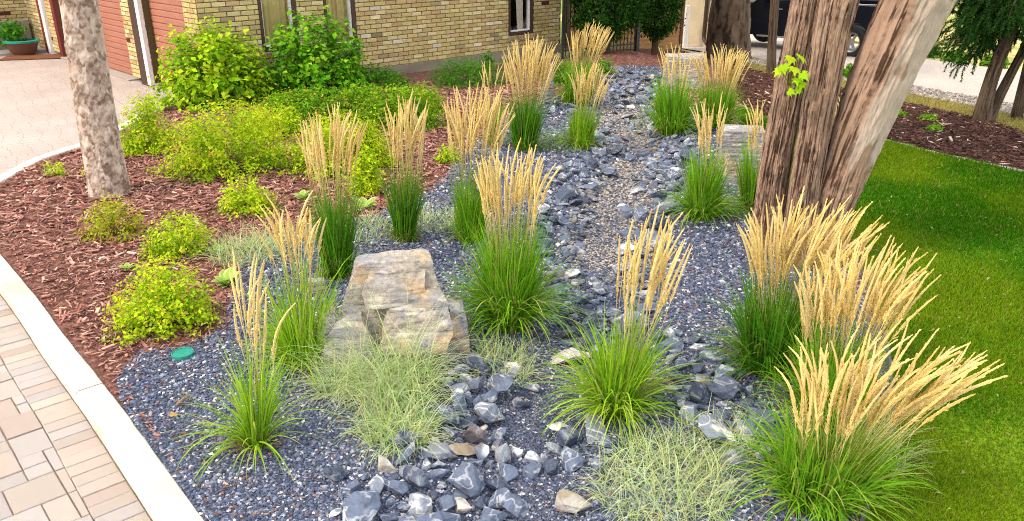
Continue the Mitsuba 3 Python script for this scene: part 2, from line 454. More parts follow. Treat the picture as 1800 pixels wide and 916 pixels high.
struct('ground', sheet(ground_pg, lambda x, y: hgt(x, y) - .03 - .12 * (x < -3.2) * (y < 26), .8), 'ground_bsdf', smooth=True)
struct('ground', sheet(sg.box(-400, -300, 500, 700).difference(sg.box(-44, -19, 59, 74)), lambda x, y: hgt(x, y) - .05, 14.), 'ground_bsdf', smooth=True)
struct('driveway', sheet(far_drive, lambda x, y: 0 * x - .06, .5), 'drive_bsdf', smooth=True)
bedding = struct('driveway', sheet(near_pave.buffer(.03), lambda x, y: 0 * x - .070, .3), 'bedding_bsdf', smooth=True)
mulch = struct('mulch_bed', sheet(mulch_pg, lambda x, y: bed_h(x, y) + .012 * meshkit.fbm(np.stack([x, y, 0 * x], -1) * 14, 3), .06), 'mulch_bsdf', smooth=True)
struct('gravel_bed', sheet(gravel_pg, lambda x, y: bed_h(x, y) + .014, .05), 'gravel_bsdf', smooth=True)
struct('lawn', sheet(lawn_pg, lambda x, y: hgt(x, y) + .02 * meshkit.fbm(np.stack([x, y, 0 * x], -1) * 1.1, 3), .12), 'lawn_bsdf', smooth=True)
struct('mulch_bed', sheet(band_pg, lambda x, y: hgt(x, y) + .015 + .03 * meshkit.fbm(np.stack([x, y, 0 * x], -1) * 6, 3), .1), 'mulch_bsdf', smooth=True)
struct('concrete_drive', sheet(cdrive_pg, lambda x, y: hgt(x, y) + .012, .5), 'concrete_bsdf', smooth=True)
struct('gravel_strip', sheet(strip_pg.buffer(.05), lambda x, y: hgt(x, y) - .005, .25), 'gravel_bsdf', smooth=True)


def sweep(line, prof, closed_prof=True):
    """A profile (offset to the left, height) swept along a plan line."""
    P = np.asarray(line)
    t = np.gradient(P, axis=0); t /= np.linalg.norm(t, axis=1, keepdims=True)
    nrm = np.column_stack([-t[:, 1], t[:, 0]])
    prof = np.asarray(prof, float); k = len(prof)
    v = np.concatenate([np.concatenate([P[:, None] + nrm[:, None] * prof[None, :, :1], np.broadcast_to(prof[None, :, 1:], (len(P), k, 1)) + hgt(P[:, 0], P[:, 1])[:, None, None]], -1)]).reshape(-1, 3)
    i, j = np.meshgrid(np.arange(len(P) - 1), np.arange(k), indexing='ij')
    q = np.stack([i * k + j, (i + 1) * k + j, (i + 1) * k + (j + 1) % k, i * k + (j + 1) % k], -1).reshape(-1, 4)
    return v, np.vstack([q[:, [0, 1, 2]], q[:, [0, 2, 3]]])


# concrete kerb, cast in lengths with tooled joints
seg = np.r_[0, np.cumsum(np.linalg.norm(np.diff(KERB, axis=0), axis=1))]
KW = .082
kerb_prof = [(-KW, -.2), (-KW, .022), (-KW + .012, .036), (KW - .02, .036), (KW, .018), (KW, -.2)]
kerb_lines = []
for a in np.arange(0, seg[-1], 2.4):
    s = np.linspace(a + .004, min(a + 2.396, seg[-1]), 26)
    kerb_lines.append(np.column_stack([np.interp(s, seg, KERB[:, 0]), np.interp(s, seg, KERB[:, 1])]))
kv, kf, o = [], [], 0
for ln in kerb_lines:
    v, f = sweep(ln, kerb_prof)
    v += .004 * (meshkit.noise(v * 9) - .5)[:, None]
    kv.append(v); kf.append(f + o); o += len(v)
struct('kerb', (np.vstack(kv), np.vstack(kf)), 'kerb_bsdf', smooth=40)
struct('lawn_edging', sweep(np.asarray(edge_line.coords), [(-.012, -.12), (-.02, .03), (0, .042), (.02, .03), (.012, -.12)]), 'edging_bsdf', smooth=50)


def slab(q, z0, z1, bev):
    """A flat four-cornered piece with chamfered upper edges: 18 triangles."""
    q = np.asarray(q, float); c = q.mean(0)
    d = q - c
    inn = c + d * (1 - bev / np.maximum(np.abs(d).max(0), bev * 2))
    v = np.vstack([np.column_stack([q, np.full(4, z0)]), np.column_stack([q, np.full(4, z1 - bev)]), np.column_stack([inn, np.full(4, z1)])])
    f = []
    for r in (0, 4):
        for k in range(4):
            a, b, cc, dd = r + k, r + (k + 1) % 4, r + 4 + (k + 1) % 4, r + 4 + k
            f += [(a, b, cc), (a, cc, dd)]
    return v, np.array(f + [(8, 9, 10), (8, 10, 11)])


# pavers: a soldier course along the kerb, then random ashlar
PZ = -.06
pave_pal = [(4, (.30, .265, .245)), (2.5, (.305, .255, .235)), (3.5, (.285, .265, .265)), (1.2, (.32, .282, .255))]
pieces = []
tang = np.gradient(KERB, axis=0); tang /= np.linalg.norm(tang, axis=1, keepdims=True)
KN = np.column_stack([-tang[:, 1], tang[:, 0]])
def kerb_at(s):
    return np.array([np.interp(s, seg, KERB[:, 0]), np.interp(s, seg, KERB[:, 1])]), np.array([np.interp(s, seg, KN[:, 0]), np.interp(s, seg, KN[:, 1])])
SIDE = 1.0 if drive_all.contains(sg.Point(kerb_at(2.5)[0] + kerb_at(2.5)[1] * .2)) else -1.0
s = .1
while s < seg[-1]:
    w = .105
    (c0, n0), (c1, n1) = kerb_at(s + .002), kerb_at(s + w - .002)
    if c0[1] > 7.2:
        break
    i0, i1 = KW + .006, KW + .006 + .212 + U(-.003, .003)
    q = np.array([c0 + SIDE * n0 * i0, c0 + SIDE * n0 * i1, c1 + SIDE * n1 * i1, c1 + SIDE * n1 * i0])
    pieces.append((q, 0)); s += w
kd, kn = kerb_at(2.9)[1] * SIDE, None
t0 = np.array([kd[1], -kd[0]])
cell, taken, org = .122, set(), kerb_at(2.9)[0]
field_ok = near_pave.difference(kerb_line.buffer(KW + .222))
for i in range(0, 60):
    for j in range(-42, 56):
        if (i, j) in taken:
            continue
        w, h = [(2, 2), (2, 1), (3, 2), (1, 1), (1, 2), (2, 2)][rng.integers(6)]
        while any((i + a, j + b) in taken for a in range(w) for b in range(h)):
            w, h = (w - 1, h) if w > 1 else (w, h - 1)
        taken |= {(i + a, j + b) for a in range(w) for b in range(h)}
        g = .0028
        R = lambda a, b: org + kd * (a * cell) + t0 * (b * cell)
        q = np.array([R(i, j) + kd * g + t0 * g, R(i + w, j) - kd * g + t0 * g, R(i + w, j + h) - kd * g - t0 * g, R(i, j + h) + kd * g - t0 * g])
        pieces.append((q, 1))
rest = []
count = 0
for q, fld in pieces:
    a = sg.Polygon(q)
    if not a.is_valid:
        continue
    x, y, fw = proj(np.column_stack([q, np.full(4, PZ)]))
    seen = (fw > .3).all() and x.max() > -20 and x.min() < 420 and y.min() < 935 and y.max() > 300
    if fld:
        inside = a.intersection(field_ok)
        if inside.area < .04 * a.area or inside.geom_type != 'Polygon':
            continue
    if not seen and not a.intersects(sg.box(-5.3, .2, 1.3, 7.3)):
        continue
    if not sg.Polygon(q).exterior.is_ccw:
        q = q[::-1]
    z1 = PZ + U(-.003, .003)
    if fld and inside.area < .985 * a.area:
        m = trimesh.creation.extrude_polygon(inside.buffer(-.002).simplify(.004), z1 - PZ + .05, engine='earcut')
        v, f = np.array(m.vertices) + [0, 0, PZ - .05], np.array(m.faces)
    else:
        v, f = slab(q, PZ - .05, z1, .005)
    c = pick(pave_pal, 1, .06)
    if seen and count < 300 and np.hypot(*(q.mean(0))) < 6.2:
        add('paver', (v, f), 'paver_bsdf', 'driveway', color=np.repeat(c, len(v), 0)); count += 1
    else:
        rest.append((v, f, c))
if rest:
    m, c = cat(rest); add('paving', m, 'paver_bsdf', 'driveway', color=c, kind='stuff')

# ------------------------------------------------------------------ the brick house with its garage doors
PH = math.radians(46)
WD = np.array([math.sin(PH), math.cos(PH), 0]); WN = np.array([WD[1], -WD[0], 0])
P0 = np.array([-1.66, 16.27, 0])
S0, S1 = -4.585, 3.85
CORNER = P0 + WD * S0
GD, GN = np.array([-WD[1], WD[0], 0]), -WD
ZT = 3.1


def frame_of(o, d, n):
    return lambda v: o + np.asarray(v)[:, :1] * d + np.asarray(v)[:, 1:2] * np.array([0, 0, 1.0]) + np.asarray(v)[:, 2:3] * n


def put(fr, m):
    """A mesh given in wall coordinates (along, up, out) placed in the world, with its faces turned outwards."""
    v, f = (np.array(m.vertices), np.array(m.faces)) if hasattr(m, 'vertices') else m
    w = fr(v)
    o = fr(np.zeros((1, 3)))[0]
    if np.linalg.det(np.array([fr(np.eye(3)[k:k + 1])[0] - o for k in range(3)])) < 0:
        f = f[:, ::-1]
    return w, f


MW, GW = frame_of(P0, WD, WN), frame_of(CORNER, GD, GN)
house = thing('brick_house', 'buff brick house with dark framed windows and reddish brown garage doors behind the planting bed', 'house')
brick_pal = [(6, (.43, .345, .165)), (4, (.39, .30, .135)), (3, (.48, .40, .225)), (1.2, (.38, .26, .14)), (.5, (.27, .21, .12)), (.35, (.52, .46, .36))]
DARK = (.075, .022, .02)


def wall_with_bricks(fr, x0, x1, h0, holes, name, limit, ranges, thick=.24):
    hs = [sg.box(*h) for h in holes]
    pg = sg.box(x0, h0, x1, ZT).difference(shapely.union_all(hs)) if hs else sg.box(x0, h0, x1, ZT)
    m = join(*[trimesh.creation.extrude_polygon(g, thick, engine='earcut') for g in getattr(pg, 'geoms', [pg])])
    m.apply_translation([0, 0, -thick])
    key = add(name, put(fr, m), 'mortar_bsdf', house)
    L, C, J = .240, .0800, .0135
    ones = []
    for r in range(int((ZT - h0) / C)):
        a = x0 - (.5 * L if r % 2 else 0)
        while a < x1:
            row = sg.box(max(a, x0) + J / 2, h0 + r * C + J / 2, min(a + L, x1) - J / 2, h0 + (r + 1) * C - J / 2)
            a += L
            if row.bounds[2] - row.bounds[0] < .03:
                continue
            for h in hs:
                row = row.difference(h.buffer(.008, join_style='mitre'))
            for g in getattr(row, 'geoms', [row]):
                if g.area > .0012:
                    ones.append((g.bounds, r))
    far = []
    n = 0
    for b, r in ones:
        jx, jz = U(-.003, .003), U(-.0015, .0015)
        q = np.array([[b[0] + jx, b[1] + jz], [b[2] + jx, b[1] - jz], [b[2] + jx, b[3] - jz], [b[0] + jx, b[3] + jz]])
        v, f = put(fr, slab(q, -.004, .009 + U(-.002, .003), .003))
        c = np.array([DARK]) if rng.random() < .013 else pick(brick_pal, 1, .09)
        x, y, fw = proj(v)
        if n < limit and y.max() > 0 and y.min() < 145 and ranges[0] < x.mean() < ranges[1]:
            add('brick', (v, f), 'brick_bsdf', key, color=np.repeat(c, len(v), 0)); n += 1
        else:
            far.append((v, f, c))
    if far:
        m, c = cat(far); add('brickwork', m, 'brick_bsdf', key, color=c, kind='stuff')
    return key


# window openings in wall coordinates (along, up): measured on the wall itself
WINS = [(-3.545, .70, -2.85, 2.35), (-2.30, .615, -1.66, 2.35), (2.20, .49, 2.95, 2.35)]
FH = .19
wall_with_bricks(MW, S0, S1, FH, WINS, 'wall', 300, (590, 990))
add('foundation', put(MW, box(S0 - .005, S1 + .005, -.3, FH - .002, -.24, .035)), 'foundation_bsdf', house)
for k, (a, b, c, d) in enumerate(WINS):
    fw_ = .075
    w = add('window', put(MW, join(box(a, c, b, b + fw_, -.13, .014), box(a, c, d - fw_, d, -.13, .014), box(a, a + fw_ * .7, b + fw_, d - fw_, -.13, .014), box(c - fw_, c, b + fw_, d - fw_, -.13, .014))), 'brown_trim_bsdf', house)
    a2, b2, c2, d2 = a + fw_ * .7, b + fw_, c - fw_, d - fw_
    add('sash', put(MW, join(box(a2, c2, b2, b2 + .025, -.1, -.02), box(a2, c2, d2 - .025, d2, -.1, -.02), box(a2, a2 + .025, b2 + .025, d2 - .025, -.1, -.02), box(c2 - .025, c2, b2 + .025, d2 - .025, -.1, -.02))), 'white_trim_bsdf', w)
    add('pane', put(MW, (np.array([[a2, b2, -.06], [c2, b2, -.06], [c2, d2, -.06], [a2, d2, -.06]]), np.array([[0, 1, 2], [0, 2, 3]]))), 'glass_bsdf', w)
    xs = np.linspace(a2 - .05, c2 + .05, 60) if k < 2 else np.linspace(a2 + .22, c2 - .06, 40)
    zz = -.16 + .018 * np.sin(xs * 62 + 2 * np.sin(xs * 9))
    if k == 2:
        top, bot = xs, a2 + .36 + (xs - xs[0]) * .55
    else:
        top = bot = xs
    cv = np.vstack([np.column_stack([bot, np.full(len(xs), b2 - .03), zz]), np.column_stack([top, np.full(len(xs), d2 + .05), zz])])
    i = np.arange(len(xs) - 1); n_ = len(xs)
    add('curtain', put(MW, (cv, np.vstack([np.column_stack([i, i + 1, i + 1 + n_]), np.column_stack([i, i + 1 + n_, i + n_])]))), 'curtain_bsdf' if k < 2 else 'white_curtain_bsdf', w, smooth=True)
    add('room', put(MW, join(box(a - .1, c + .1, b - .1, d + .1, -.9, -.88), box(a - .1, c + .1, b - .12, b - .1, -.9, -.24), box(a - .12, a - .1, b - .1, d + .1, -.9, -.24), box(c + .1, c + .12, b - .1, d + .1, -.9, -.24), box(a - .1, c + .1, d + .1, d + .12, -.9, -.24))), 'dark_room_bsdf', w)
    sill = add('sill', put(MW, box(a - .03, c + .09, b - .105, b - .012, -.1, .012)), 'mortar_bsdf', w)
    for x in np.arange(a - .03, c + .03, .076):
        v, f = put(MW, slab([[x + .005, b - .1], [x + .071, b - .1], [x + .071, b - .014], [x + .005, b - .014]], .006, .04, .004))
        add('brick', (v, f), 'brick_bsdf', sill, color=np.repeat(pick([(1, (.30, .215, .12)), (1, (.33, .25, .15))], 1), len(v), 0))

# the garage wall: pier, wide door opening, jambs, pilaster, second door
GWIN = [(.53, -.3, 2.26, 2.35), (3.33, -.3, 7.40, 2.35)]
wall_with_bricks(GW, .0, 9.75, .02, GWIN, 'wall', 130, (-20, 350))
for (a, b, c, d) in GWIN:
    dr_ = add('garage_door', put(GW, box(a, c, -.03, d, -.2, -.14)), 'door_bsdf', house)
    for r in range(int(2.3 / .112)):
        z = -.02 + r * .112
        pts = np.array([[a + .01, z], [c - .01, z], [c - .01, z + .104], [a + .01, z + .104]])
        add('panel', put(GW, slab(pts, -.142, -.118 - .0005 * (r % 3), .012)), 'door_bsdf', dr_)
    add('threshold', put(GW, box(a - .05, c + .05, -.3, -.035, -.3, .12)), 'concrete_bsdf', dr_)
add('door_jamb', put(GW, box(2.42, 2.80, -.1, 2.4, -.1, .05)), 'brown_trim_bsdf', house)
add('downspout', put(GW, box(2.27, 2.42, -.02, 2.4, -.1, .075)), 'white_trim_bsdf', house)
add('door_jamb', put(GW, box(7.40, 7.6, -.1, 2.4, -.1, .04)), 'maroon_bsdf', house)
add('door_jamb', put(GW, box(8.36, 8.62, -.1, 2.4, -.1, .05)), 'maroon_bsdf', house)
add('downspout', put(GW, box(8.16, 8.36, -.05, 2.4, -.1, .07)), 'white_trim_bsdf', house)
# the entry wall beyond the garage, facing the drive
NC = CORNER + GD * 9.75
NW = frame_of(NC, -WD, WN)
wall_with_bricks(NW, 0.0, 5.0, .02, [], 'wall', 60, (-20, 60))
add('planter_wall', put(NW, box(.1, 1.1, -.1, .62, .01, .32)), 'foundation_bsdf', house)
add('roof', join(trimesh.Trimesh(*put(MW, box(S0 - .1, S1 + .1, ZT, ZT + .18, -5, .1))), trimesh.Trimesh(*put(GW, box(0.0, 9.7, ZT + .2, ZT + .38, -4.2, .1)))), 'brown_trim_bsdf', house)
add('side_wall', put(MW, box(S1 - .24, S1 - .012, -.3, ZT - .01, -5, -.245)), 'mortar_bsdf', house)
struct('entry_step', put(NW, box(-.6, 4, -.1, .0, .4, 1.1)), 'concrete_bsdf')
mat_o = G(58, 97)
m_ = box(-.62, .62, -.34, .34, -.052, -.035); m_.apply_transform(trimesh.transformations.rotation_matrix(.25, [0, 0, 1])); m_.apply_translation([mat_o[0], mat_o[1], 0])
key = add('doormat', m_, 'piece_bsdf', color=np.tile([[.12, .05, .025]], (8, 1)))
labels[key] = {'label': 'brown doormat on the paved drive beside the entry', 'category': 'doormat'}


# ------------------------------------------------------------------ tree trunks
def trunk(P, R, name, bsdf, parent, sides=120, rings=190, ridge=.06, su=22, sv=2.2, seed=0, flare=0.0, knots=()):
    P = spline(P, rings); R = np.interp(np.linspace(0, 1, rings), np.linspace(0, 1, len(R)), R)
    L = np.r_[0, np.cumsum(np.linalg.norm(np.diff(P, axis=0), axis=1))]
    t = np.gradient(P, axis=0); t /= np.linalg.norm(t, axis=1, keepdims=True)
    back = np.array([P[0][0], P[0][1], 0]); back /= np.linalg.norm(back)
    a = back - t * (t @ back)[:, None]; a /= np.linalg.norm(a, axis=1, keepdims=True)
    b = np.cross(t, a)
    u = np.linspace(0, 1, sides + 1); an = u * 2 * np.pi
    q = np.stack([np.cos(an)[None] * su / 6.28 + 0 * L[:, None], np.sin(an)[None] * su / 6.28 + 0 * L[:, None], (L * sv)[:, None] + 0 * an[None]], -1)
    w = meshkit.fbm(q * .45 + 7, 3, seed)
    n = 1 - 2 * np.abs(meshkit.fbm(q + 1.5 * w[..., None], 3, seed + 5) - .5)
    low = meshkit.fbm(np.stack([np.cos(an)[None] + 0 * L[:, None], np.sin(an)[None] + 0 * L[:, None], .8 * L[:, None] + 0 * an[None]], -1) * 1.3, 2, seed + 9)
    r = R[:, None] * (1 + ridge * (n - .7) * 2.2 + .16 * (low - .5))
    if flare:
        lobes = .6 + .4 * np.cos(an * 5 + seed)[None]
        r = r + flare * np.exp(-L / .22)[:, None] * lobes
    if ridge > .05:
        q2 = np.stack([q[..., 0] * .8, q[..., 1] * .8, q[..., 2] * 3.6], -1)
        r = r * (1 + .055 * (meshkit.fbm(q2 + 2 * w[..., None], 3, seed + 21) - .5) * 2)
    for ka, kl, kr, kh in knots:
        da = (an[None] - ka + np.pi) % (2 * np.pi) - np.pi
        d2 = ((da * R[:, None]) ** 2 + (L[:, None] - kl) ** 2) / kr ** 2
        r = r + kh * np.exp(-d2) - kh * .9 * np.exp(-d2 * 7)
    v = (P[:, None] + r[..., None] * (np.cos(an)[None, :, None] * a[:, None] + np.sin(an)[None, :, None] * b[:, None])).reshape(-1, 3)
    k = sides + 1
    i, j = np.meshgrid(np.arange(rings - 1), np.arange(sides), indexing='ij')
    f = np.stack([i * k + j, i * k + j + 1, (i + 1) * k + j + 1, (i + 1) * k + j], -1).reshape(-1, 4)
    uv = np.stack([np.broadcast_to(u[None], (rings, k)), np.broadcast_to(L[:, None], (rings, k))], -1).reshape(-1, 2)
    return add(name, (v, np.vstack([f[:, [0, 1, 2]], f[:, [0, 2, 3]]])), bsdf, parent, smooth=True, uv=uv)


def path(base, pts, extra=None):
    """Trunk axis from image positions in the upright plane of the base."""
    out = []
    for px, py, depth in pts:
        s, h, side = up(base, px, py)
        fwd = np.array([-side[1], side[0], 0])
        out.append(base + side * s + np.array([0, 0, h]) + fwd * depth)
    if extra:
        out += [out[-1] + np.array(e) for e in extra]
    return out


def leaf_cloud(centers, radii, n, size, pal, parent, name='foliage', flat=.5, bsdf='leaf_bsdf'):
    k = rng.integers(0, len(centers), n)
    d = rng.normal(0, 1, (n, 3)); d /= np.linalg.norm(d, axis=1, keepdims=True)
    p = np.asarray(centers)[k] + d * (np.asarray(radii)[k] * U(0, 1, n) ** .45)[:, None]
    return leaves(p, d, n, size, pal, parent, name, flat, bsdf)


def leaf_mesh(p, d, size, col, flat=.5, aspect=.55, tipcol=None):
    """Folded pointed leaves (4 triangles each) at p, their blades facing roughly d."""
    n = len(p)
    d = d + rng.normal(0, flat, (n, 3)); d /= np.linalg.norm(d, axis=1, keepdims=True) + 1e-9
    a = np.cross(d, rng.normal(0, 1, (n, 3))); a /= np.linalg.norm(a, axis=1, keepdims=True) + 1e-9
    b = np.cross(d, a)
    L = (size * U(.65, 1.25, n))[:, None]; W = L * aspect * .5
    v = np.stack([p, p + a * L * .5 + b * W + d * L * .09, p + a * L * .55 - d * L * .03, p + a * L * .5 - b * W + d * L * .09, p + a * L - d * L * .12], 1)
    f = np.array([[0, 2, 1], [0, 3, 2], [1, 2, 4], [2, 3, 4]])
    f = (f[None] + (np.arange(n) * 5)[:, None, None]).reshape(-1, 3)
    return v.reshape(-1, 3), f, np.repeat(col, 5, 0)


def leaves(p, d, n, size, pal, parent, name='foliage', flat=.5, bsdf='leaf_bsdf'):
    v, f, c = leaf_mesh(p, d, size, pick(pal, n, .16), flat)
    return add(name, (v, f), bsdf, parent, color=c, kind='stuff')


# the pine by the kerb: an upright scaly trunk
pb = G(196, 343)
pine = thing('pine_tree', 'single scaly pink-grey pine trunk rising from the bark mulch near the curved kerb', 'tree')
ptop = up(pb, 137, 0)
trunk([pb + [0, 0, -.1], pb + [.0, 0, .5], pb + ptop[2] * ptop[0] + [0, 0, ptop[1]], pb + ptop[2] * ptop[0] * 1.5 + [0, 0, ptop[1] * 2], pb + ptop[2] * ptop[0] * 2 + [0, 0, 5.2]], [.195, .175, .165, .15, .14, .12], 'trunk', 'pine_bark_bsdf', pine, ridge=.035, su=40, sv=11, seed=3, flare=.04,
      knots=[(U(2.0, 4.3), U(.25, 2.2), U(.03, .05), U(.018, .04)) for _ in range(22)])
for kz in (2.35, 2.9, 3.5, 4.1):
    for ka in U(0, 6.28, 3):
        b0 = pb + ptop[2] * ptop[0] * kz / max(ptop[1], .1) * .9 + [0, 0, kz]
        e = b0 + np.array([math.cos(ka), math.sin(ka), .35]) * U(.5, 1.1)
        v, f = tube([b0, (b0 + e) / 2 + [0, 0, .03], e], [.03, .024, .012], 7)
        add('branch', (v, f), 'piece_bsdf', pine, color=np.tile([[.2, .15, .12]], (len(v), 1)))

# the old tree with three trunks at the lawn's edge
tb = G(1408, 455)
tree = thing('maple_tree', 'old tree with three shaggy brown trunks rising beside the lawn edge', 'tree')
fw_dir = np.array([tb[0], tb[1], 0]) / np.hypot(tb[0], tb[1])
A = path(tb, [(1342, 500, .06), (1356, 340, .09), (1387, 160, .12), (1419, 0, .12), (1440, -140, .2)], [(.05, .1, 1.0), (-.3, .3, 1.4)])
B = path(tb, [(1404, 505, -.16), (1414, 340, -.16), (1444, 160, -.14), (1474, 0, -.1), (1500, -140, -.05)], [(.1, 0, 1.0), (.3, -.1, 1.4)])
C = path(tb, [(1436, 500, -.06), (1470, 340, -.03), (1540, 160, .02), (1612, 0, .06), (1680, -140, .1)], [(.5, .1, .9), (.6, .2, 1.2)])
trunk(A, [.165, .128, .118, .12, .115, .11, .10, .07], 'trunk', 'maple_bark_bsdf', tree, ridge=.12, su=34, sv=1.7, seed=1, flare=.07, knots=[(3.4, 1.05, .06, .03), (2.7, .55, .05, .03)])
trunk(B, [.165, .125, .116, .122, .135, .13, .11, .08], 'trunk', 'maple_bark_bsdf', tree, ridge=.12, su=36, sv=1.6, seed=2, flare=.07, knots=[(2.6, 1.62, .07, .03), (3.2, 1.25, .08, .03), (3.6, .8, .05, .03)])
ck = trunk(C, [.17, .145, .19, .225, .24, .22, .16, .10], 'trunk', 'pale_bark_bsdf', tree, ridge=.085, su=24, sv=1.7, seed=4, flare=.06, knots=[(3.6, .9, .09, .02)])
labels[ck] = {'label': 'leaning trunk with a pale stripped side'}
top = A[-1] / 3 + B[-1] / 3 + C[-1] / 3
cc = [top + np.array([U(-2.4, 3.2), U(-1.6, 3.2), U(-.2, 2.6)]) for _ in range(26)]
leaf_cloud(cc, U(.5, .95, 26), 16000, .13, [(1, (.05, .12, .015)), (1, (.08, .17, .02))], tree, 'crown')
for c_ in cc[:10]:
    v, f = tube([top - [0, 0, .4], (top + c_) / 2 + [0, 0, .25], c_], [.06, .04, .015], 7)
    add('limb', (v, f), 'piece_bsdf', tree, color=np.tile([[.2, .13, .09]], (len(v), 1)))

# a sprout of lobed leaves on the first trunk
def lobed(size):
    ang = np.radians([-90, -40, -52, -8, -20, 12, 26, 52, 40, 74, 90, 106, 140, 128, 154, 168, 200, 188, 232, 220])
    rad = np.array([.12, .38, .3, .62, .42, .68, .5, .98, .55, .66, 1.1, .66, .55, .98, .5, .68, .42, .62, .3, .38])
    r = np.column_stack([np.cos(ang) * rad, np.sin(ang) * rad, -.16 * rad ** 2]) * size
    v = np.vstack([[[0, 0, 0]], r])
    k = len(ang)
    return v, np.array([[0, 1 + i, 1 + (i + 1) % k] for i in range(k)])


sprout = thing('maple_sprout', 'bright green sprout of lobed leaves on the bark of the old trunk', 'sprout')
sa = A[2] - fw_dir * .2
lv, lf = lobed(.078)
for px, py, s_ in [(1395, 92, 1.), (1412, 88, 1.05), (1383, 104, .95), (1402, 108, 1.), (1415, 117, .9), (1376, 112, .8), (1405, 128, .85), (1413, 135, .8), (1392, 148, .7), (1408, 147, .6)]:
    s, h, side = up(tb, px, py)
    p = tb + side * s + [0, 0, h] - fw_dir * (.33 + U(-.04, .04))
    R = trimesh.transformations.euler_matrix(U(.5, 1.1), U(-.4, .4), U(-.6, .6))[:3, :3] @ trimesh.transformations.rotation_matrix(math.pi + U(-.8, .8), [0, 0, 1])[:3, :3]
    v = (lv * s_) @ R.T
    add('leaf', (v + p, lf), 'leaf_bsdf', sprout, color=np.tile(pick([(1, (.28, .50, .015)), (1, (.40, .54, .025))], 1), (len(v), 1)))
    q0 = sa * .5 + p * .5
    tv, tf = tube([sa + [0, 0, .05], q0 + [0, 0, .04], p], [.004, .003, .002], 5)
    add('stalk', (tv, tf), 'piece_bsdf', sprout, color=np.tile([[.2, .2, .03]], (len(tv), 1)))

# darker trunks further back
d1 = G(1281, 104)
dt = thing('shade_tree', 'thick dark tree trunk by the stucco house behind the plumed grasses', 'tree')
dp = path(d1, [(1279, 124, 0), (1281, 60, 0), (1285, 0, 0), (1290, -80, 0)], [(0, 0, 1.5), (.2, 0, 1.5)])
trunk(dp, [.56, .50, .47, .46, .42, .34], 'trunk', 'dark_bark_bsdf', dt, ridge=.06, su=30, sv=2, seed=6, flare=.12, sides=64, rings=70)
leaf_cloud([dp[-1] + np.array([U(-2.5, 2.5), U(-2, 2.5), U(0, 2.4)]) for _ in range(18)], U(.7, 1.2, 18), 7000, .2, [(1, (.045, .11, .015)), (1, (.07, .15, .02))], dt, 'crown')
d2 = G(1357, 130)
dt2 = thing('slender_tree', 'slender dark tree stem standing before the parked pickup', 'tree')
dp = path(d2, [(1356, 136, 0), (1358, 60, 0), (1362, 0, 0), (1366, -80, 0)], [(0, 0, 1.2)])
trunk(dp, [.10, .088, .085, .08, .07], 'trunk', 'dark_bark_bsdf', dt2, ridge=.04, su=10, sv=2, seed=7, flare=.03, sides=36, rings=60)
leaf_cloud([dp[-1] + np.array([U(-1, 1), U(-1, 1), U(-.2, 1.4)]) for _ in range(8)], U(.5, .8, 8), 2200, .14, [(1, (.045, .11, .015)), (1, (.07, .15, .02))], dt2, 'crown')


# ------------------------------------------------------------------ conifers
def needle_spray(P, L0, n, nl, spread=1.0):
    """Needles (thin triangles) set around a twig line P."""
    t = U(0, 1, n) ** .85
    x = t * (len(P) - 1); i = np.minimum(x.astype(int), len(P) - 2); fr = (x - i)[:, None]
    p = P[i] * (1 - fr) + P[i + 1] * fr
    ax = P[i + 1] - P[i]; ax /= np.linalg.norm(ax, axis=1, keepdims=True) + 1e-9
    d = rng.normal(0, 1, (n, 3)) * spread + ax * 1.1; d /= np.linalg.norm(d, axis=1, keepdims=True)
    s = np.cross(d, rng.normal(0, 1, (n, 3))); s /= np.linalg.norm(s, axis=1, keepdims=True) + 1e-9
    l = nl * U(.7, 1.2, n)[:, None]
    v = np.stack([p - s * .005, p + s * .005, p + d * l], 1)
    return v.reshape(-1, 3), np.arange(n * 3).reshape(-1, 3), n


sb = G(1727, 217)
spruce = thing('spruce_tree', 'leaning spruce with drooping dark green boughs over the mulch beside the concrete drive', 'tree')
sp = path(sb, [(1722, 228, 0), (1735, 165, 0), (1762, 90, .05), (1792, 10, .1), (1812, -80, .1)], [(.1, 0, 1.3), (0, 0, 1.5)])
trunk(sp, [.115, .092, .086, .08, .076, .066, .04], 'trunk', 'dark_bark_bsdf', spruce, ridge=.04, su=14, sv=3, seed=8, flare=.07, sides=44, rings=80)
st2 = path(sb, [(1735, 215, .12), (1768, 150, .2), (1800, 90, .25), (1840, 10, .3)], [(.1, 0, 1.2)])
trunk(st2, [.07, .062, .058, .055, .04], 'trunk', 'dark_bark_bsdf', spruce, ridge=.04, su=10, sv=3, seed=9, flare=.04, sides=36, rings=60)
nd = [(.02, .065, .018), (.035, .1, .02), (.06, .15, .03)]
allv, allf, allc, off = [], [], [], 0
twv = []
spc = spline(sp, 60)
ends = [(1672, 55), (1650, 20), (1690, 90), (1705, 60), (1730, 40), (1660, -20), (1700, -10), (1745, 85), (1770, 40), (1790, 70), (1800, 20), (1820, 90), (1700, 120), (1835, 50), (1690, -40), (1760, -20), (1665, 85), (1715, 20), (1810, -30), (1775, 5), (1680, 25), (1740, -5), (1650, -10), (1720, 70)]
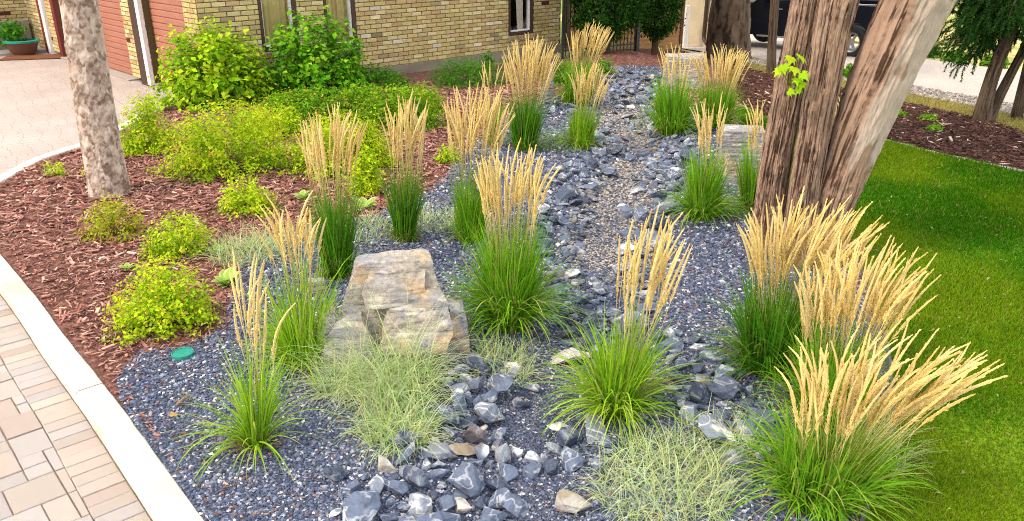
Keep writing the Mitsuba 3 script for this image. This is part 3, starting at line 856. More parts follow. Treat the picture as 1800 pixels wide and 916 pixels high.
for q, (px, py) in enumerate(ends):
    s, h, side = up(sb, px, py)
    fwd = np.array([-side[1], side[0], 0])
    e = sb + side * s + [0, 0, h] + fwd * U(-.5, .35)
    st = spc[min(59, int(10 + (h + .35) / 4.5 * 46))] if h > .3 else spc[12]
    mid = (st + e) / 2 + [0, 0, .16]
    line = spline([st, mid, e], 14)
    tv, tf = tube(line, np.linspace(.022, .005, 14), 6)
    twv.append((tv, tf, np.array([[.06, .045, .03]])))
    for j in range(44):
        k = rng.integers(2, 14)
        o = line[k]
        a_ = U(0, 6.28); out = np.array([math.cos(a_), math.sin(a_), 0]) * U(.1, .3) + side * np.sign(s + .01) * .06
        tw = spline([o, o + out * .6 + [0, 0, -.03], o + out + [0, 0, -U(.08, .3)]], 6)
        v, f, n = needle_spray(tw, 0, 150, .04)
        allv.append(v); allf.append(f + off); off += len(v)
        allc.append(np.repeat(pick([(3, nd[0]), (3, nd[1]), (1.3, nd[2])], n, .2), 3, 0))
add('foliage', (np.vstack(allv), np.vstack(allf)), 'leaf_bsdf', spruce, color=np.vstack(allc), kind='stuff')
for v, f, c in twv:
    add('branch', (v, f), 'piece_bsdf', spruce, color=np.repeat(c, len(v), 0))
# a bare dead bough
s, h, side = up(sb, 1655, 70)
line = spline([spc[26], sb + side * (s * .5) + [0, 0, h + .1], sb + side * s + [0, 0, h - .05]], 12)
dead = [tube(line, np.linspace(.014, .003, 12), 6)]
for k in range(3, 12):
    for _ in range(3):
        e = line[k] + side * U(-.3, -.05) + np.array([U(-.06, .06), U(-.06, .06), U(-.2, -.02)])
        dead.append(tube([line[k], (line[k] + e) / 2, e], [.004, .003, .0015], 4))
m, c = cat([(v, f, np.array([[.22, .17, .1]])) for v, f in dead])
add('dead_bough', m, 'piece_bsdf', spruce, color=c)


def cedar(px, py, pxl, pxr, ptop_, label, n, low):
    b = G(px, py)
    k = thing('cedar_tree', label, 'tree')
    sl, hl, side = up(b, pxl, py - 40); sr, hr, _ = up(b, pxr, py - 40)
    hmax = 3.6
    fwd = np.array([-side[1], side[0], 0])
    v, f = tube([b - [0, 0, .2], b + [0, 0, .5], b + side * (sl + sr) / 2 + [0, 0, 1.6], b + side * (sl + sr) / 2 + [0, 0, 3]], [.09, .075, .06, .03], 10)
    add('trunk', (v, f), 'piece_bsdf', k, color=np.tile([[.05, .032, .022]], (len(v), 1)))
    # upright fans of scale foliage set over an egg-shaped body
    m = 900
    z = low + (hmax - low) * U(0, 1, m) ** .8
    prof = np.clip(np.minimum((z - low) / .45 + .25, 1.0), 0, 1) * np.where(z > 2.0, 1 - (z - 2.0) / 2.4, 1)
    an = U(0, 6.28, m)
    lump = .72 + .5 * meshkit.fbm(np.column_stack([np.cos(an) * 1.6, np.sin(an) * 1.6, z * 1.7]), 3, int(px))
    r = prof * lump * (sr - sl) / 2
    c = b + side * ((sl + sr) / 2 + r * np.cos(an))[:, None] + fwd * (r * np.sin(an) * .9)[:, None] + np.column_stack([0 * z, 0 * z, z])
    out = side * np.cos(an)[:, None] + fwd * np.sin(an)[:, None]
    kk = np.repeat(np.arange(m), n // m)
    p = c[kk] + rng.normal(0, .055, (len(kk), 3)) + out[kk] * U(-.16, .03, len(kk))[:, None]
    d = out[kk] * .8 + [0, 0, .5]
    base = pick([(3, (.016, .055, .010)), (3, (.028, .082, .013)), (1, (.05, .12, .018))], m, .2)
    v, f, cc_ = leaf_mesh(p, d, .10, np.clip(base[kk] * (1 + rng.normal(0, .15, (len(kk), 1))), .004, 1), .7, .35)
    add('foliage', (v, f), 'leaf_bsdf', k, color=cc_, kind='stuff')


cedar(1064, 106, 1008, 1126, 0, 'broad dark green cedar growing against the black iron fence', 27000, .46)
cedar(1150, 98, 1118, 1190, 0, 'narrow dark green cedar with bare stem beside the brown lap siding', 19800, .42)


# ------------------------------------------------------------------ ornamental grasses
STRAW = [(5, (.72, .575, .24)), (3, (.78, .645, .31)), (2, (.64, .48, .18)), (1, (.68, .57, .30))]
GREEN = {'dark': [(5, (.055, .19, .012)), (3, (.11, .29, .015)), (1, (.035, .12, .012)), (.4, (.34, .31, .09))],
         'mid': [(4, (.12, .31, .015)), (3, (.20, .41, .02)), (1, (.06, .18, .012)), (.5, (.40, .36, .10))],
         'lime': [(4, (.20, .40, .015)), (3, (.29, .47, .03)), (2, (.10, .27, .012)), (.6, (.44, .40, .12))],
         'pale': [(4, (.44, .56, .28)), (3, (.52, .60, .33)), (2.5, (.37, .55, .40)), (1.2, (.58, .54, .30)), (2, (.28, .50, .07))]}


def plume_mesh(P, feather):
    """A stalk along P that ends in a feathery seed head over the last part of its length."""
    K = len(P)
    L = np.linalg.norm(np.diff(P, axis=0), axis=1).sum()
    f0 = 1 - feather / L
    t = np.linspace(0, 1, K)
    R = np.where(t < f0, .0016, .0016 + .0052 * np.sin(np.pi * np.clip((t - f0) / (1 - f0), 0, 1)) ** .7)
    sv, sf = tube(P, R, 4)
    straw = pick(STRAW, 1, .08)
    green = np.array([[.24, .29, .06]])
    tc = np.repeat(np.clip((t - f0 + .25) / .25, 0, 1), 4)[:, None]
    parts = [(sv, sf, None)]
    n = int(125 * feather / .3)
    tt = f0 + (1 - f0) * U(0, .97, n)
    x = tt * (K - 1); i = np.minimum(x.astype(int), K - 2); fr = (x - i)[:, None]
    p = P[i] * (1 - fr) + P[i + 1] * fr
    ax = P[i + 1] - P[i]; ax /= np.linalg.norm(ax, axis=1, keepdims=True)
    d = rng.normal(0, 1, (n, 3)); d -= ax * (d * ax).sum(1, keepdims=True); d /= np.linalg.norm(d, axis=1, keepdims=True)
    u = (tt - f0) / (1 - f0)
    spread = (.16 + .34 * rng.random(n)) * (1 - .45 * u)
    d = ax + d * spread[:, None]; d /= np.linalg.norm(d, axis=1, keepdims=True)
    l = (.034 * (1.15 - .75 * u) * U(.6, 1.25, n))[:, None]
    s = np.cross(d, rng.normal(0, 1, (n, 3))); s /= np.linalg.norm(s, axis=1, keepdims=True)
    w = .0033
    q = np.stack([p, p + d * l * .5 + s * w, p + d * l, p + d * l * .5 - s * w], 1).reshape(-1, 3)
    qf = (np.array([[0, 1, 2], [0, 2, 3]])[None] + (np.arange(n) * 4)[:, None, None]).reshape(-1, 3)
    v = np.vstack([sv, q]); f = np.vstack([sf, qf + len(sv)])
    c = np.vstack([green * (1 - tc) + straw * tc, np.repeat(np.clip(straw * (1 + rng.normal(0, .13, (n, 1))), .01, .9), 4, 0)])
    return v, f, c


def clump(label, base_px, head, nplume, foliage, nblade, pal, skirt=0, skirt_len=.6, feather=.32, fol_w=.16, blade_w=.0055, name='feather_grass', group=None, lean_fol=0.0, fol_h=None, fan=.5):
    """head: (left, top, right, bottom) of the seed heads in the picture; foliage: height of the upright leaves as a share of the heads'."""
    b = G(*base_px)
    b[2] = float(bed_h(b[0], b[1])) if gravel_pg.buffer(.6).contains(sg.Point(b[:2])) else b[2]
    k = thing(name, label, 'ornamental grass', group)
    n_ = np.array([b[0], b[1], 0]) / np.hypot(b[0], b[1])
    side = np.array([n_[1], -n_[0], 0])
    hl, ht, hr, hb = head
    top = up(b, (hl + hr) / 2, ht)[1] if nplume else fol_h
    lo = up(b, (hl + hr) / 2, hb)[1] if nplume else 0
    for i in range(int(nplume * 1.5)):
        e = U(0, 1); w_ = U(0, 1)
        # heads in the middle stand taller
        mid = 1 - abs(2 * e - 1) ** 2
        s, h, _ = up(b, hl + (hr - hl) * e, ht + (hb - ht) * .42 * (1 - (.35 + .65 * mid) * w_ ** .5) + 3)
        o = b + side * rng.normal(0, .045) + n_ * rng.normal(0, .045) + side * np.clip(s * .25, -.06, .06)
        tip = b + side * s + n_ * rng.normal(0, .13) + side * rng.normal(0, .025) + [0, 0, h]
        m1 = o + (tip - o) * .45 + np.array([0, 0, 1]) * .05 * np.linalg.norm((tip - o)[:2]) + np.array([0, 0, .03])
        m2 = o + (tip - o) * .8 + np.array([0, 0, 1]) * .06 * np.linalg.norm((tip - o)[:2])
        bend = side * (np.sign(s) * U(-.02, .06) + rng.normal(0, .02)) - np.array([0, 0, .5]) * abs(rng.normal(0, .03))
        P = spline([o, m1, m2, tip + bend], 16)
        fe = np.clip(feather * U(.75, 1.15), .1, .55 * np.linalg.norm(tip - o))
        v, f, c = plume_mesh(P, fe)
        add('plume', (v, f), 'straw_bsdf', k, color=c)
    fh = fol_h or lo * 1.0
    ms = (up(b, (hl + hr) / 2, ht)[0] / max(top, .1)) if nplume else 0
    n = nblade
    r = np.sqrt(U(0, 1, n)) * fol_w * .55; a = U(0, 6.28, n)
    bb = b + np.column_stack([np.cos(a) * r, np.sin(a) * r, 0 * r])
    L = fh * U(.45, 1.12, n)
    th = np.abs(rng.normal(.02, .06, n)) + r / max(fol_w, .01) * .16
    bend = np.abs(rng.normal(.08, fan * .62, n))
    v1 = blades(bb, a + rng.normal(0, .5, n), th, bend, L, blade_w * U(.6, 1.2, n), pick(pal, n, .16), 7, pick(pal, n, .16) * 1.1)
    if ms:
        v1 = (v1[0] + side * ((v1[0][:, 2:] - b[2]) * ms * .75), v1[1], v1[2])
    parts = [v1]
    if skirt:
        n = skirt
        a = U(0, 6.28, n); r = fol_w * .5 * U(.4, 1.1, n)
        bb = b + np.column_stack([np.cos(a) * r, np.sin(a) * r, 0 * r + .02])
        parts.append(blades(bb, a + rng.normal(0, .8, n), U(.02, .85, n), U(.3, 2.3, n), skirt_len * U(.5, 1.15, n), blade_w * U(.7, 1.25, n), pick(pal, n, .16), 9, pick([(3, pal[0][1]), (2, pal[1][1]), (1.2, (.42, .40, .14))], n, .15), 1.2))
    # dry thatch at the foot
    n = 60
    a = U(0, 6.28, n); r = fol_w * .5 * U(.3, 1.2, n)
    bb = b + np.column_stack([np.cos(a) * r, np.sin(a) * r, 0 * r])
    parts.append(blades(bb, a, U(.2, 1.1, n), U(.2, 1.0, n), fh * U(.12, .35, n), blade_w * U(.5, .9, n), pick([(2, (.27, .15, .06)), (1, (.36, .26, .11)), (1, (.2, .1, .05))], n), 5))
    m, o = [], 0
    m, c = cat(parts)
    c = np.vstack([p[2] for p in parts])
    add('blades', m, 'leaf_bsdf', k, color=c, kind='stuff')
    return b


FG = 'feather reed grasses along the dry creek'
clump('small lime feather grass with few plumes standing alone on gravel near the kerb', (452, 792), (402, 455, 484, 600), 9, .5, 110, GREEN['lime'], 120, .5, .34, .09, .006, group=None)
clump('feather grass with short plume tuft and lime leaves left of the tan boulder', (537, 640), (462, 345, 560, 455), 20, .62, 200, GREEN['lime'], 420, .42, .26, .26, fan=1.0)
clump('tall dark green feather grass directly behind the left shoulder of the tan boulder', (594, 492), (528, 178, 632, 325), 34, .62, 480, GREEN['dark'], 120, .35, .36, .17)
clump('narrow upright feather grass directly behind the middle of the tan boulder', (712, 428), (674, 150, 752, 290), 30, .6, 400, GREEN['dark'], 90, .32, .38, .15)
clump('feather grass with a broad loose head of plumes beside the strip of bare mulch', (826, 428), (778, 135, 902, 300), 46, .5, 420, GREEN['mid'], 120, .36, .38, .19)
clump('large feather grass with a wide arching green skirt right of the tan boulder', (895, 572), (842, 248, 962, 385), 44, .68, 560, GREEN['mid'], 620, .62, .34, .24, .0065, fan=.7)
clump('tall feather grass with a dense pale head before the house wall end', (922, 268), (888, 55, 980, 165), 60, .62, 560, GREEN['dark'], 120, .4, .42, .24, .0075)
clump('feather grass with bright skirt and few leaning plumes in the creek among slate rocks', (1080, 728), (1098, 358, 1222, 560), 22, .42, 260, GREEN['lime'], 420, .54, .4, .16, .0065, fan=.8)
clump('dark green feather grass at the foot of the three trunks with dense plumes', (1350, 655), (1310, 345, 1545, 475), 74, .60, 620, GREEN['dark'], 420, .5, .36, .3, .006, fan=1.1)
clump('feather grass by the lawn edging whose plumes lean towards the lawn', (1448, 745), (1408, 420, 1640, 570), 62, .55, 420, GREEN['mid'], 260, .46, .38, .26, .006, fan=1.1)
clump('front feather grass by the lawn edging with far arching plumes', (1432, 880), (1392, 585, 1755, 760), 66, .55, 460, GREEN['mid'], 460, .5, .36, .34, .006, fan=1.3)
clump('far feather grass with a small green base on the left side of the creek', (1020, 262), (1006, 98, 1075, 185), 26, .55, 360, GREEN['lime'], 140, .4, .4, .22, .008)
clump('far tall feather grass in front of the broad cedar', (1012, 186), (1000, 34, 1082, 100), 44, .62, 420, GREEN['mid'], 160, .6, .4, .34, .009)
clump('far grass with green leaves below the flat-topped far boulder', (1182, 236), (1152, 72, 1215, 130), 14, .75, 480, GREEN['mid'], 260, .7, .42, .34, .009)
clump('far feather grass with a wide head of plumes before the thick dark trunk', (1256, 226), (1218, 74, 1322, 140), 56, .66, 560, GREEN['mid'], 240, .6, .42, .34, .009)
clump('feather grass with sparse plumes and a low green skirt at the right bank of the creek', (1232, 388), (1226, 160, 1280, 262), 16, .5, 380, GREEN['mid'], 420, .48, .36, .2, .007)
clump('thin feather grass between the squared grey boulder and the old trunks', (1318, 372), (1316, 166, 1360, 240), 10, .72, 190, GREEN['mid'], 90, .36, .34, .15, .007)
clump('feather grass behind the old trunks with only plume tips in view', (1478, 300), (1455, 158, 1500, 220), 16, .6, 220, GREEN['mid'], 60, .4, .36, .2, .008)
clump('three tall plumes rising from a thin grass left of the dense pale head', (868, 262), (848, 96, 888, 165), 6, .55, 120, GREEN['mid'], 40, .3, .3, .1, .007)


def wispy(label, px, w, h, n, pal=None, curl=1.9):
    """A sprawling tuft of fine pale blades."""
    b = G(*px)
    k = thing('fescue', label, 'ornamental grass')
    pal = pal or GREEN['pale']
    r = np.sqrt(U(0, 1, n)) * w * .5; a = U(0, 6.28, n)
    bb = b + np.column_stack([np.cos(a) * r, np.sin(a) * r, 0 * r])
    bb[:, 2] = bed_h(bb[:, 0], bb[:, 1])
    v, f, c = blades(bb, a + rng.normal(0, 1.6, n), U(.02, 1.0, n), U(.4, curl, n), h * U(.35, 1.2, n), U(.0011, .0026, n) * (1 + px[1] ** 0 * .35), pick(pal, n, .2), 9, pick([(3, pal[0][1]), (2, (.42, .46, .22)), (1, (.5, .47, .28))], n, .15), 1.1)
    add('blades', (v, f), 'leaf_bsdf', k, color=c, kind='stuff')


W1P = GREEN['pale'] + [(3, (.22, .46, .03)), (2, (.36, .52, .06))]
wispy('pale green wispy grass spilling over the front foot of the tan boulder', (697, 690), .46, .40, 1100, W1P, 2.8)
wispy('tall pale grass strands draped over the lower face of the tan boulder', (688, 664), .5, .58, 620, GREEN['pale'], 2.0)
wispy('lower trailing half of the pale grass in front of the tan boulder', (700, 765), .40, .32, 700, W1P, 2.8)
wispy('pale wispy grass tuft at the lower edge of the creek gravel near the front rocks', (1165, 862), .66, .27, 1150, None, 2.8)
wispy('pale wispy grass between hosta and the short tufted feather grass', (440, 455), .6, .32, 700)
wispy('thin pale grass covering gravel behind the tan boulder', (650, 415), .7, .25, 420)
wispy('thin pale grass on gravel beside the mulch strip', (765, 400), .6, .25, 420)
wispy('low wispy grass at the foot of the large skirted feather grass', (885, 640), .4, .24, 420)
wispy('pale grass beside the front feather grass on dark rocks', (1250, 800), .45, .22, 360)
wispy('pale tuft over the squared boulder stone left of the creek beside lime leaves', (600, 690), .3, .35, 420)
wispy('green wispy grass growing below the squared grey boulder', (1290, 378), .5, .2, 500, GREEN['mid'])
wispy('far thin grass on the creek edge left of the far slate rocks', (985, 260), .9, .35, 420, GREEN['mid'])
wispy('thin grass on the gravel strip beside the lawn edging', (1520, 800), .4, .28, 420, GREEN['pale'])


# ------------------------------------------------------------------ shrubs
SPIREA = [(5, (.44, .60, .02)), (3, (.35, .54, .016)), (2, (.54, .62, .035)), (1.2, (.16, .34, .014))]
TIP = [(2, (.46, .30, .05)), (2, (.42, .43, .04)), (1, (.5, .24, .06))]


def shrub(label, px, box_px, nshoot, per, size, pal, tips=None, name='spirea_shrub', catg='shrub', depth=.8, flat=.6, stems=0, aspect=.55, tipshare=.0):
    """box_px: left, top, right of its outline in the picture."""
    b = G(*px)
    k = thing(name, label, catg)
    n_ = np.array([b[0], b[1], 0]) / np.hypot(b[0], b[1]); side = np.array([n_[1], -n_[0], 0])
    l, h, _ = up(b, box_px[0], (px[1] + box_px[1]) / 2); r = up(b, box_px[2], (px[1] + box_px[1]) / 2)[0]
    cx, rx = (l + r) / 2, (r - l) / 2
    ry = rx * depth
    c0 = b + side * cx + n_ * ry * .8
    hh = up(c0, box_px[0], box_px[1])[1]
    an = U(0, 6.28, nshoot); ph = np.arccos(U(-.05, 1, nshoot))
    lump = .78 + .74 * meshkit.fbm(np.column_stack([np.cos(an) * np.sin(ph), np.sin(an) * np.sin(ph), np.cos(ph)]) * 2.3, 3, int(px[0]))
    lump *= U(.85, 1.08, nshoot)
    tip = c0 + side * (np.cos(an) * np.sin(ph) * rx * lump)[:, None] + n_ * (np.sin(an) * np.sin(ph) * ry * lump)[:, None] + np.array([0, 0, 1]) * (np.clip(np.cos(ph), 0.06, 1) * hh * np.minimum(lump, 1.05))[:, None]
    root = c0 + side * U(-.25, .25, nshoot)[:, None] * rx + n_ * U(-.25, .25, nshoot)[:, None] * ry
    mid = root * .45 + tip * .55 + np.array([0, 0, .12]) * hh
    kk = np.repeat(np.arange(nshoot), per)
    t = np.tile(np.linspace(.42, 1, per), nshoot) + U(-.04, .04, nshoot * per)
    t_ = t[:, None]
    p = root[kk] * (1 - t_) ** 2 + 2 * mid[kk] * t_ * (1 - t_) + tip[kk] * t_ ** 2 + rng.normal(0, size * .55, (len(kk), 3))
    d = (p - c0 - [0, 0, hh * .25]); d /= np.linalg.norm(d, axis=1, keepdims=True) + 1e-9
    d = d * .6 + [0, 0, .75]
    base = pick(pal, nshoot, .14)[kk] * (1 + rng.normal(0, .12, (len(kk), 1)))
    if tips is not None:
        m = (t > .9) & (p[:, 2] > b[2] + hh * .25) & (rng.random(len(t)) < tipshare)
        base[m] = pick(tips, m.sum(), .12)
    p[:, 2] = np.maximum(p[:, 2], hgt(p[:, 0], p[:, 1]) + .015)
    v, f, c = leaf_mesh(p, d, size * 1.22, np.clip(base, .005, .8), flat, aspect)
    add('foliage', (v, f), 'leaf_bsdf', k, color=c, kind='stuff')
    for i in rng.choice(nshoot, min(stems, nshoot), replace=False):
        tv, tf = tube(spline([root[i] * .7 + c0 * .3 - [0, 0, .05], mid[i], tip[i]], 7), np.linspace(.010 if size > .05 else .005, .002, 7), 5)
        add('stem', (tv, tf), 'piece_bsdf', k, color=np.tile([[.13, .08, .05]], (len(tv), 1)))
    return k


shrub('low lime green shrub with orange tips beside the green lid and the gravel', (285, 606), (186, 482, 384), 330, 16, .026, SPIREA, TIP, tipshare=.35, stems=8)
shrub('lime green mound shrub between the yellow shrub and the hosta', (308, 466), (248, 380, 372), 200, 14, .026, SPIREA, TIP, tipshare=.2, stems=6)
shrub('thin yellow green shrub on mulch in front of the pine trunk', (196, 432), (140, 352, 254), 150, 12, .026, [(3, (.38, .42, .03)), (2, (.3, .4, .02)), (1.5, (.44, .33, .05))], TIP, tipshare=.4, stems=8)
shrub('round green shrub above the wispy pale grass and short plumes', (436, 388), (380, 318, 484), 190, 13, .028, SPIREA, TIP, tipshare=.15, stems=5)
shrub('largest spreading lime shrub with orange tips in the middle of the bed', (395, 320), (278, 188, 522), 620, 16, .034, SPIREA, TIP, tipshare=.4, stems=10)
shrub('lime shrub directly right of the pine trunk by the drive', (250, 278), (206, 172, 304), 260, 14, .036, SPIREA, TIP, tipshare=.3, stems=6)
shrub('small yellow seedling shrub by the kerb left of the pine trunk', (92, 318), (74, 284, 122), 26, 9, .03, SPIREA, TIP, tipshare=.4, stems=3)
shrub('tiny yellow shrub against the foot of the pine trunk', (152, 318), (136, 290, 172), 18, 8, .03, SPIREA, TIP, tipshare=.4, stems=2)
shrub('lime spreading shrub behind the tall plumed grasses and right of the largest shrub', (585, 318), (505, 205, 680), 380, 14, .036, SPIREA, TIP, tipshare=.3, stems=6)
shrub('bright leafy shrub between two tall plumed grasses', (640, 350), (612, 270, 672), 120, 12, .036, SPIREA, TIP, tipshare=.1, stems=3)
shrub('green mound shrub on mulch behind the narrow upright grass', (700, 235), (636, 152, 772), 330, 14, .042, [(3, (.15, .33, .016)), (2, (.24, .4, .02)), (1, (.09, .22, .014))], TIP, tipshare=.15, stems=6)
shrub('green low shrub between the leafy viburnum and the mulch strip', (560, 225), (470, 160, 650), 360, 13, .04, [(3, (.13, .30, .016)), (2, (.2, .36, .02)), (1, (.07, .18, .014))], TIP, tipshare=.2, stems=6)
shrub('dark green low shrub under the second window', (655, 168), (590, 118, 720), 300, 12, .042, [(3, (.07, .21, .016)), (2, (.12, .28, .02)), (1, (.05, .14, .014))], None, stems=5)
shrub('spreading green juniper along the house foundation', (815, 158), (752, 104, 892), 380, 13, .04, [(3, (.05, .19, .016)), (2, (.09, .25, .02)), (1, (.035, .12, .014))], None, name='juniper_shrub', stems=5, aspect=.35)
shrub('upright dark sprig rising beside the house wall', (856, 128), (846, 84, 868), 26, 10, .05, [(3, (.05, .2, .016)), (2, (.09, .27, .02))], None, name='sapling', stems=3)
shrub('low green plants at the end of the house wall', (990, 152), (964, 108, 1018), 110, 10, .045, [(3, (.09, .25, .016)), (2, (.16, .34, .02))], None, name='ground_plant', stems=3)
shrub('small lime plant on the strip of bare mulch', (790, 292), (768, 252, 812), 60, 9, .036, SPIREA, None, name='ground_plant', stems=2)
shrub('small green plant beside the far mound of mulch', (1068, 132), (1052, 100, 1082), 46, 9, .045, [(3, (.08, .25, .016)), (2, (.15, .33, .02))], None, name='ground_plant', stems=2)
for lb, px, bx, pal_ in [('lime mound shrub touching the largest shrub below the rounded lime shrub', (470, 250), (420, 190, 540), SPIREA), ('green shrub joined to the mound behind the narrow upright grass', (640, 215), (585, 150, 690), [(3, (.15, .33, .016)), (2, (.24, .4, .02))]),
                         ('lime shrub showing between the first two plume heads from the middle shrub', (650, 300), (600, 215, 690), SPIREA), ('low lime shrub under the big dark leaved shrub', (500, 218), (440, 165, 560), [(3, (.22, .40, .016)), (2, (.15, .32, .014))]),
                         ('green shrub at the edge of the bare mulch strip behind the plumes', (735, 205), (690, 150, 782), [(3, (.18, .38, .016)), (2, (.28, .44, .02))])]:
    shrub(lb, px, bx, 260, 14, .036, pal_, TIP, tipshare=.2, stems=5)
VIB = [(4, (.32, .50, .016)), (3, (.22, .43, .014)), (2, (.42, .54, .03)), (1.5, (.11, .28, .014))]
VIB2 = [(4, (.10, .33, .014)), (3, (.17, .40, .016)), (2, (.05, .18, .012)), (1, (.24, .42, .03))]
shrub('big rounded lime leaved shrub before the house corner', (372, 196), (268, 44, 480), 420, 12, .075, VIB, None, name='viburnum_shrub', stems=26, flat=.55, aspect=.75)
shrub('big dark green leaved shrub between the two house windows', (556, 182), (462, 22, 652), 330, 11, .082, VIB2, None, name='viburnum_shrub', stems=26, flat=.55, aspect=.75)
for (px, py), lb in zip([(1578, 210), (1632, 217), (1643, 236)], ['small green tuft nearest the old tree in the dark mulch bed', 'small round green tuft in the middle of the dark mulch bed', 'low flat green tuft closest to the lawn in the dark mulch bed']):
    shrub(lb, (px, py), (px - 18, py - 17, px + 18), 46, 9, .035, [(3, (.14, .33, .016)), (2, (.22, .4, .02))], None, name='ground_plant', stems=2)
for (px, py), lb in zip([(1638, 100), (1682, 110), (1748, 118), (1500, 140)], ['round green shrub across the concrete drive beside the dead bough', 'low green shrub across the concrete drive under the spruce', 'green shrub across the concrete drive behind the spruce trunk', 'small green weed by the drive seen between the old trunks']):
    shrub(lb, (px, py), (px - 22, py - 22, px + 24), 80, 9, .08, [(3, (.08, .22, .016)), (2, (.13, .28, .02))], None, name='roadside_shrub', stems=2)


def hosta(label, px, n, size):
    b = G(*px); k = thing('hosta', label, 'plant')
    for i in range(n):
        a = i * 2.4 + U(-.3, .3); inner = i / n
        L = size * U(.8, 1.15) * (.65 + .35 * inner); W = L * .27
        t = np.linspace(0, 1, 9)
        th = 1.15 - .95 * inner + t * (.55 + .5 * inner)
        r = np.r_[0, np.cumsum(np.sin(th[1:]) * L / 8)]; z = np.r_[0, np.cumsum(np.cos(th[1:]) * L / 8)]
        w = W * np.clip(np.sin(np.pi * np.clip((t - .18) / .82, 0, 1) ** .8), .06, 1)
        rows = []
        for e, dz in ((-1, .10), (-.62, .0), (0, -.12), (.62, .0), (1, .10)):
            wob = 1 + .08 * np.sin(t * 17 + i)
            rows.append(np.column_stack([r, e * w * wob, z + dz * w + .02]))
        v = np.stack(rows, 1).reshape(-1, 3)
        v = v @ trimesh.transformations.rotation_matrix(a, [0, 0, 1])[:3, :3].T + b
        ii, jj = np.meshgrid(np.arange(8), np.arange(4), indexing='ij')
        q = np.stack([ii * 5 + jj, ii * 5 + jj + 1, (ii + 1) * 5 + jj + 1, (ii + 1) * 5 + jj], -1).reshape(-1, 4)
        col = np.tile(np.array([[.64, .68, .34], [.34, .50, .11], [.26, .45, .08], [.34, .50, .11], [.64, .68, .34]]), (9, 1)) * U(.85, 1.1)
        add('leaf', (v, np.vstack([q[:, [0, 1, 2]], q[:, [0, 2, 3]]])), 'leaf_bsdf', k, smooth=True, color=col)


hosta('variegated hosta with pale edged leaves right of the green mound shrub', (384, 452), 17, .145)
hosta('variegated hosta half behind the small plumes by the gravel edge', (400, 505), 20, .165)
hosta('tiny pale hosta alone on the bark mulch', (226, 478), 9, .11)
hosta('small hosta beside the round green shrub and dark grass', (532, 352), 9, .16)
hosta('light green broad leaved plant between the two grasses behind the boulder', (640, 372), 10, .2)


# ------------------------------------------------------------------ boulders
import manifold3d as m3


def hull(pts):
    return m3.Manifold.hull_points(np.asarray(pts, float))


def wedge(b, t, z0, z1, jit=.02):
    """A block with a bottom and a top rectangle (x0, x1, y0, y1), its corners knocked off unevenly."""
    pts = []
    for (x0, x1, y0, y1), z in ((b, z0), (t, z1)):
        for x in (x0, x1):
            for y in (y0, y1):
                for _ in range(3):
                    pts.append([x + (U(0, .16) * (x1 - x0)) * (1 if x == x0 else -1), y + (U(0, .16) * (y1 - y0)) * (1 if y == y0 else -1), z + U(-jit, jit)])
    return hull(pts)


def boulder(label, px, blocks, mat='boulder_bsdf', rot=0.0, amp=.02, res=.03, cat_='boulder', sink=.04):
    b = G(*px); b[2] = float(bed_h(b[0], b[1])) - sink
    n_ = np.array([b[0], b[1]]) / np.hypot(b[0], b[1])
    ang = math.atan2(-n_[0], n_[1]) + rot
    m = blocks[0]
    for k in blocks[1:]:
        m = m + k
    m = m.refine_to_length(res).to_mesh()
    v, f = np.array(m.vert_properties[:, :3], float), np.array(m.tri_verts)
    tm = trimesh.Trimesh(v, f, process=False)
    nn = tm.vertex_normals
    d = (meshkit.fbm(v * 4, 4, int(px[0])) - .5) * 1.6 + (meshkit.fbm(v * 2.1, 2, int(px[1])) - .5) * 2.2 + (meshkit.fbm(v * 26, 2, 3) - .5) * .5 + (meshkit.fbm(v * [5, 5, 34], 3, 5) - .5) * .9
    v = v + nn * (amp * d)[:, None]
    v = v @ trimesh.transformations.rotation_matrix(ang, [0, 0, 1])[:3, :3].T + b
    key = add('boulder', (v, f), mat, smooth=28)
    labels[key] = {'label': label, 'category': cat_}
    return b


boulder('big tan and grey layered boulder with stepped face on the gravel', (697, 626), [
    wedge((-.50, .42, -.20, .34), (-.24, .28, .08, .3), 0, .64, .02),
    hull([[-.10, -.25, .17], [.30, -.27, .16], [.37, -.21, .27], [.34, -.10, .44], [.26, -.04, .50], [.02, -.06, .47], [-.06, -.14, .36], [-.1, .1, .17], [.36, .1, .2], [.3, .1, .5], [0, .1, .47]]),
    hull([[-.17, -.10, .42], [.10, -.09, .44], [.2, -.04, .50], [.22, .04, .60], [.1, .06, .64], [-.15, .04, .60], [-.2, -.02, .52], [-.15, .2, .45], [.2, .2, .6], [-.1, .2, .63]]),
    hull([[-.44, -.26, .06], [-.14, -.29, .04], [-.14, -.2, .22], [-.2, -.10, .38], [-.36, -.1, .36], [-.45, -.16, .24], [-.4, .1, .06], [-.2, .1, .38]]),
    hull([[-.54, -.14, .02], [-.40, -.2, .0], [-.46, -.06, .36], [-.36, -.02, .42], [-.52, .12, .02], [-.44, .12, .38], [-.3, .1, .1]]),
    hull([[.30, -.16, .0], [.47, -.14, .0], [.46, -.08, .3], [.36, -.06, .36], [.50, .14, .0], [.46, .16, .32], [.3, .18, .36]])], amp=.024, res=.022)
boulder('squared grey boulder with a flat bluish top beside the old trunks', (1298, 322), [wedge((-.25, .27, -.12, .3), (-.24, .28, .0, .36), 0, .60, .012), wedge((-.23, .22, -.17, .1), (-.2, .2, -.12, .1), 0, .36, .015)], amp=.014, rot=.2)
boulder('flat topped pale boulder at the far end of the creek before plumed grass', (1198, 152), [wedge((-.42, .40, -.3, .4), (-.36, .34, -.26, .4), 0, .58, .02), wedge((-.3, .42, -.34, .2), (-.26, .38, -.3, .1), 0, .36, .02)], amp=.025, res=.05)
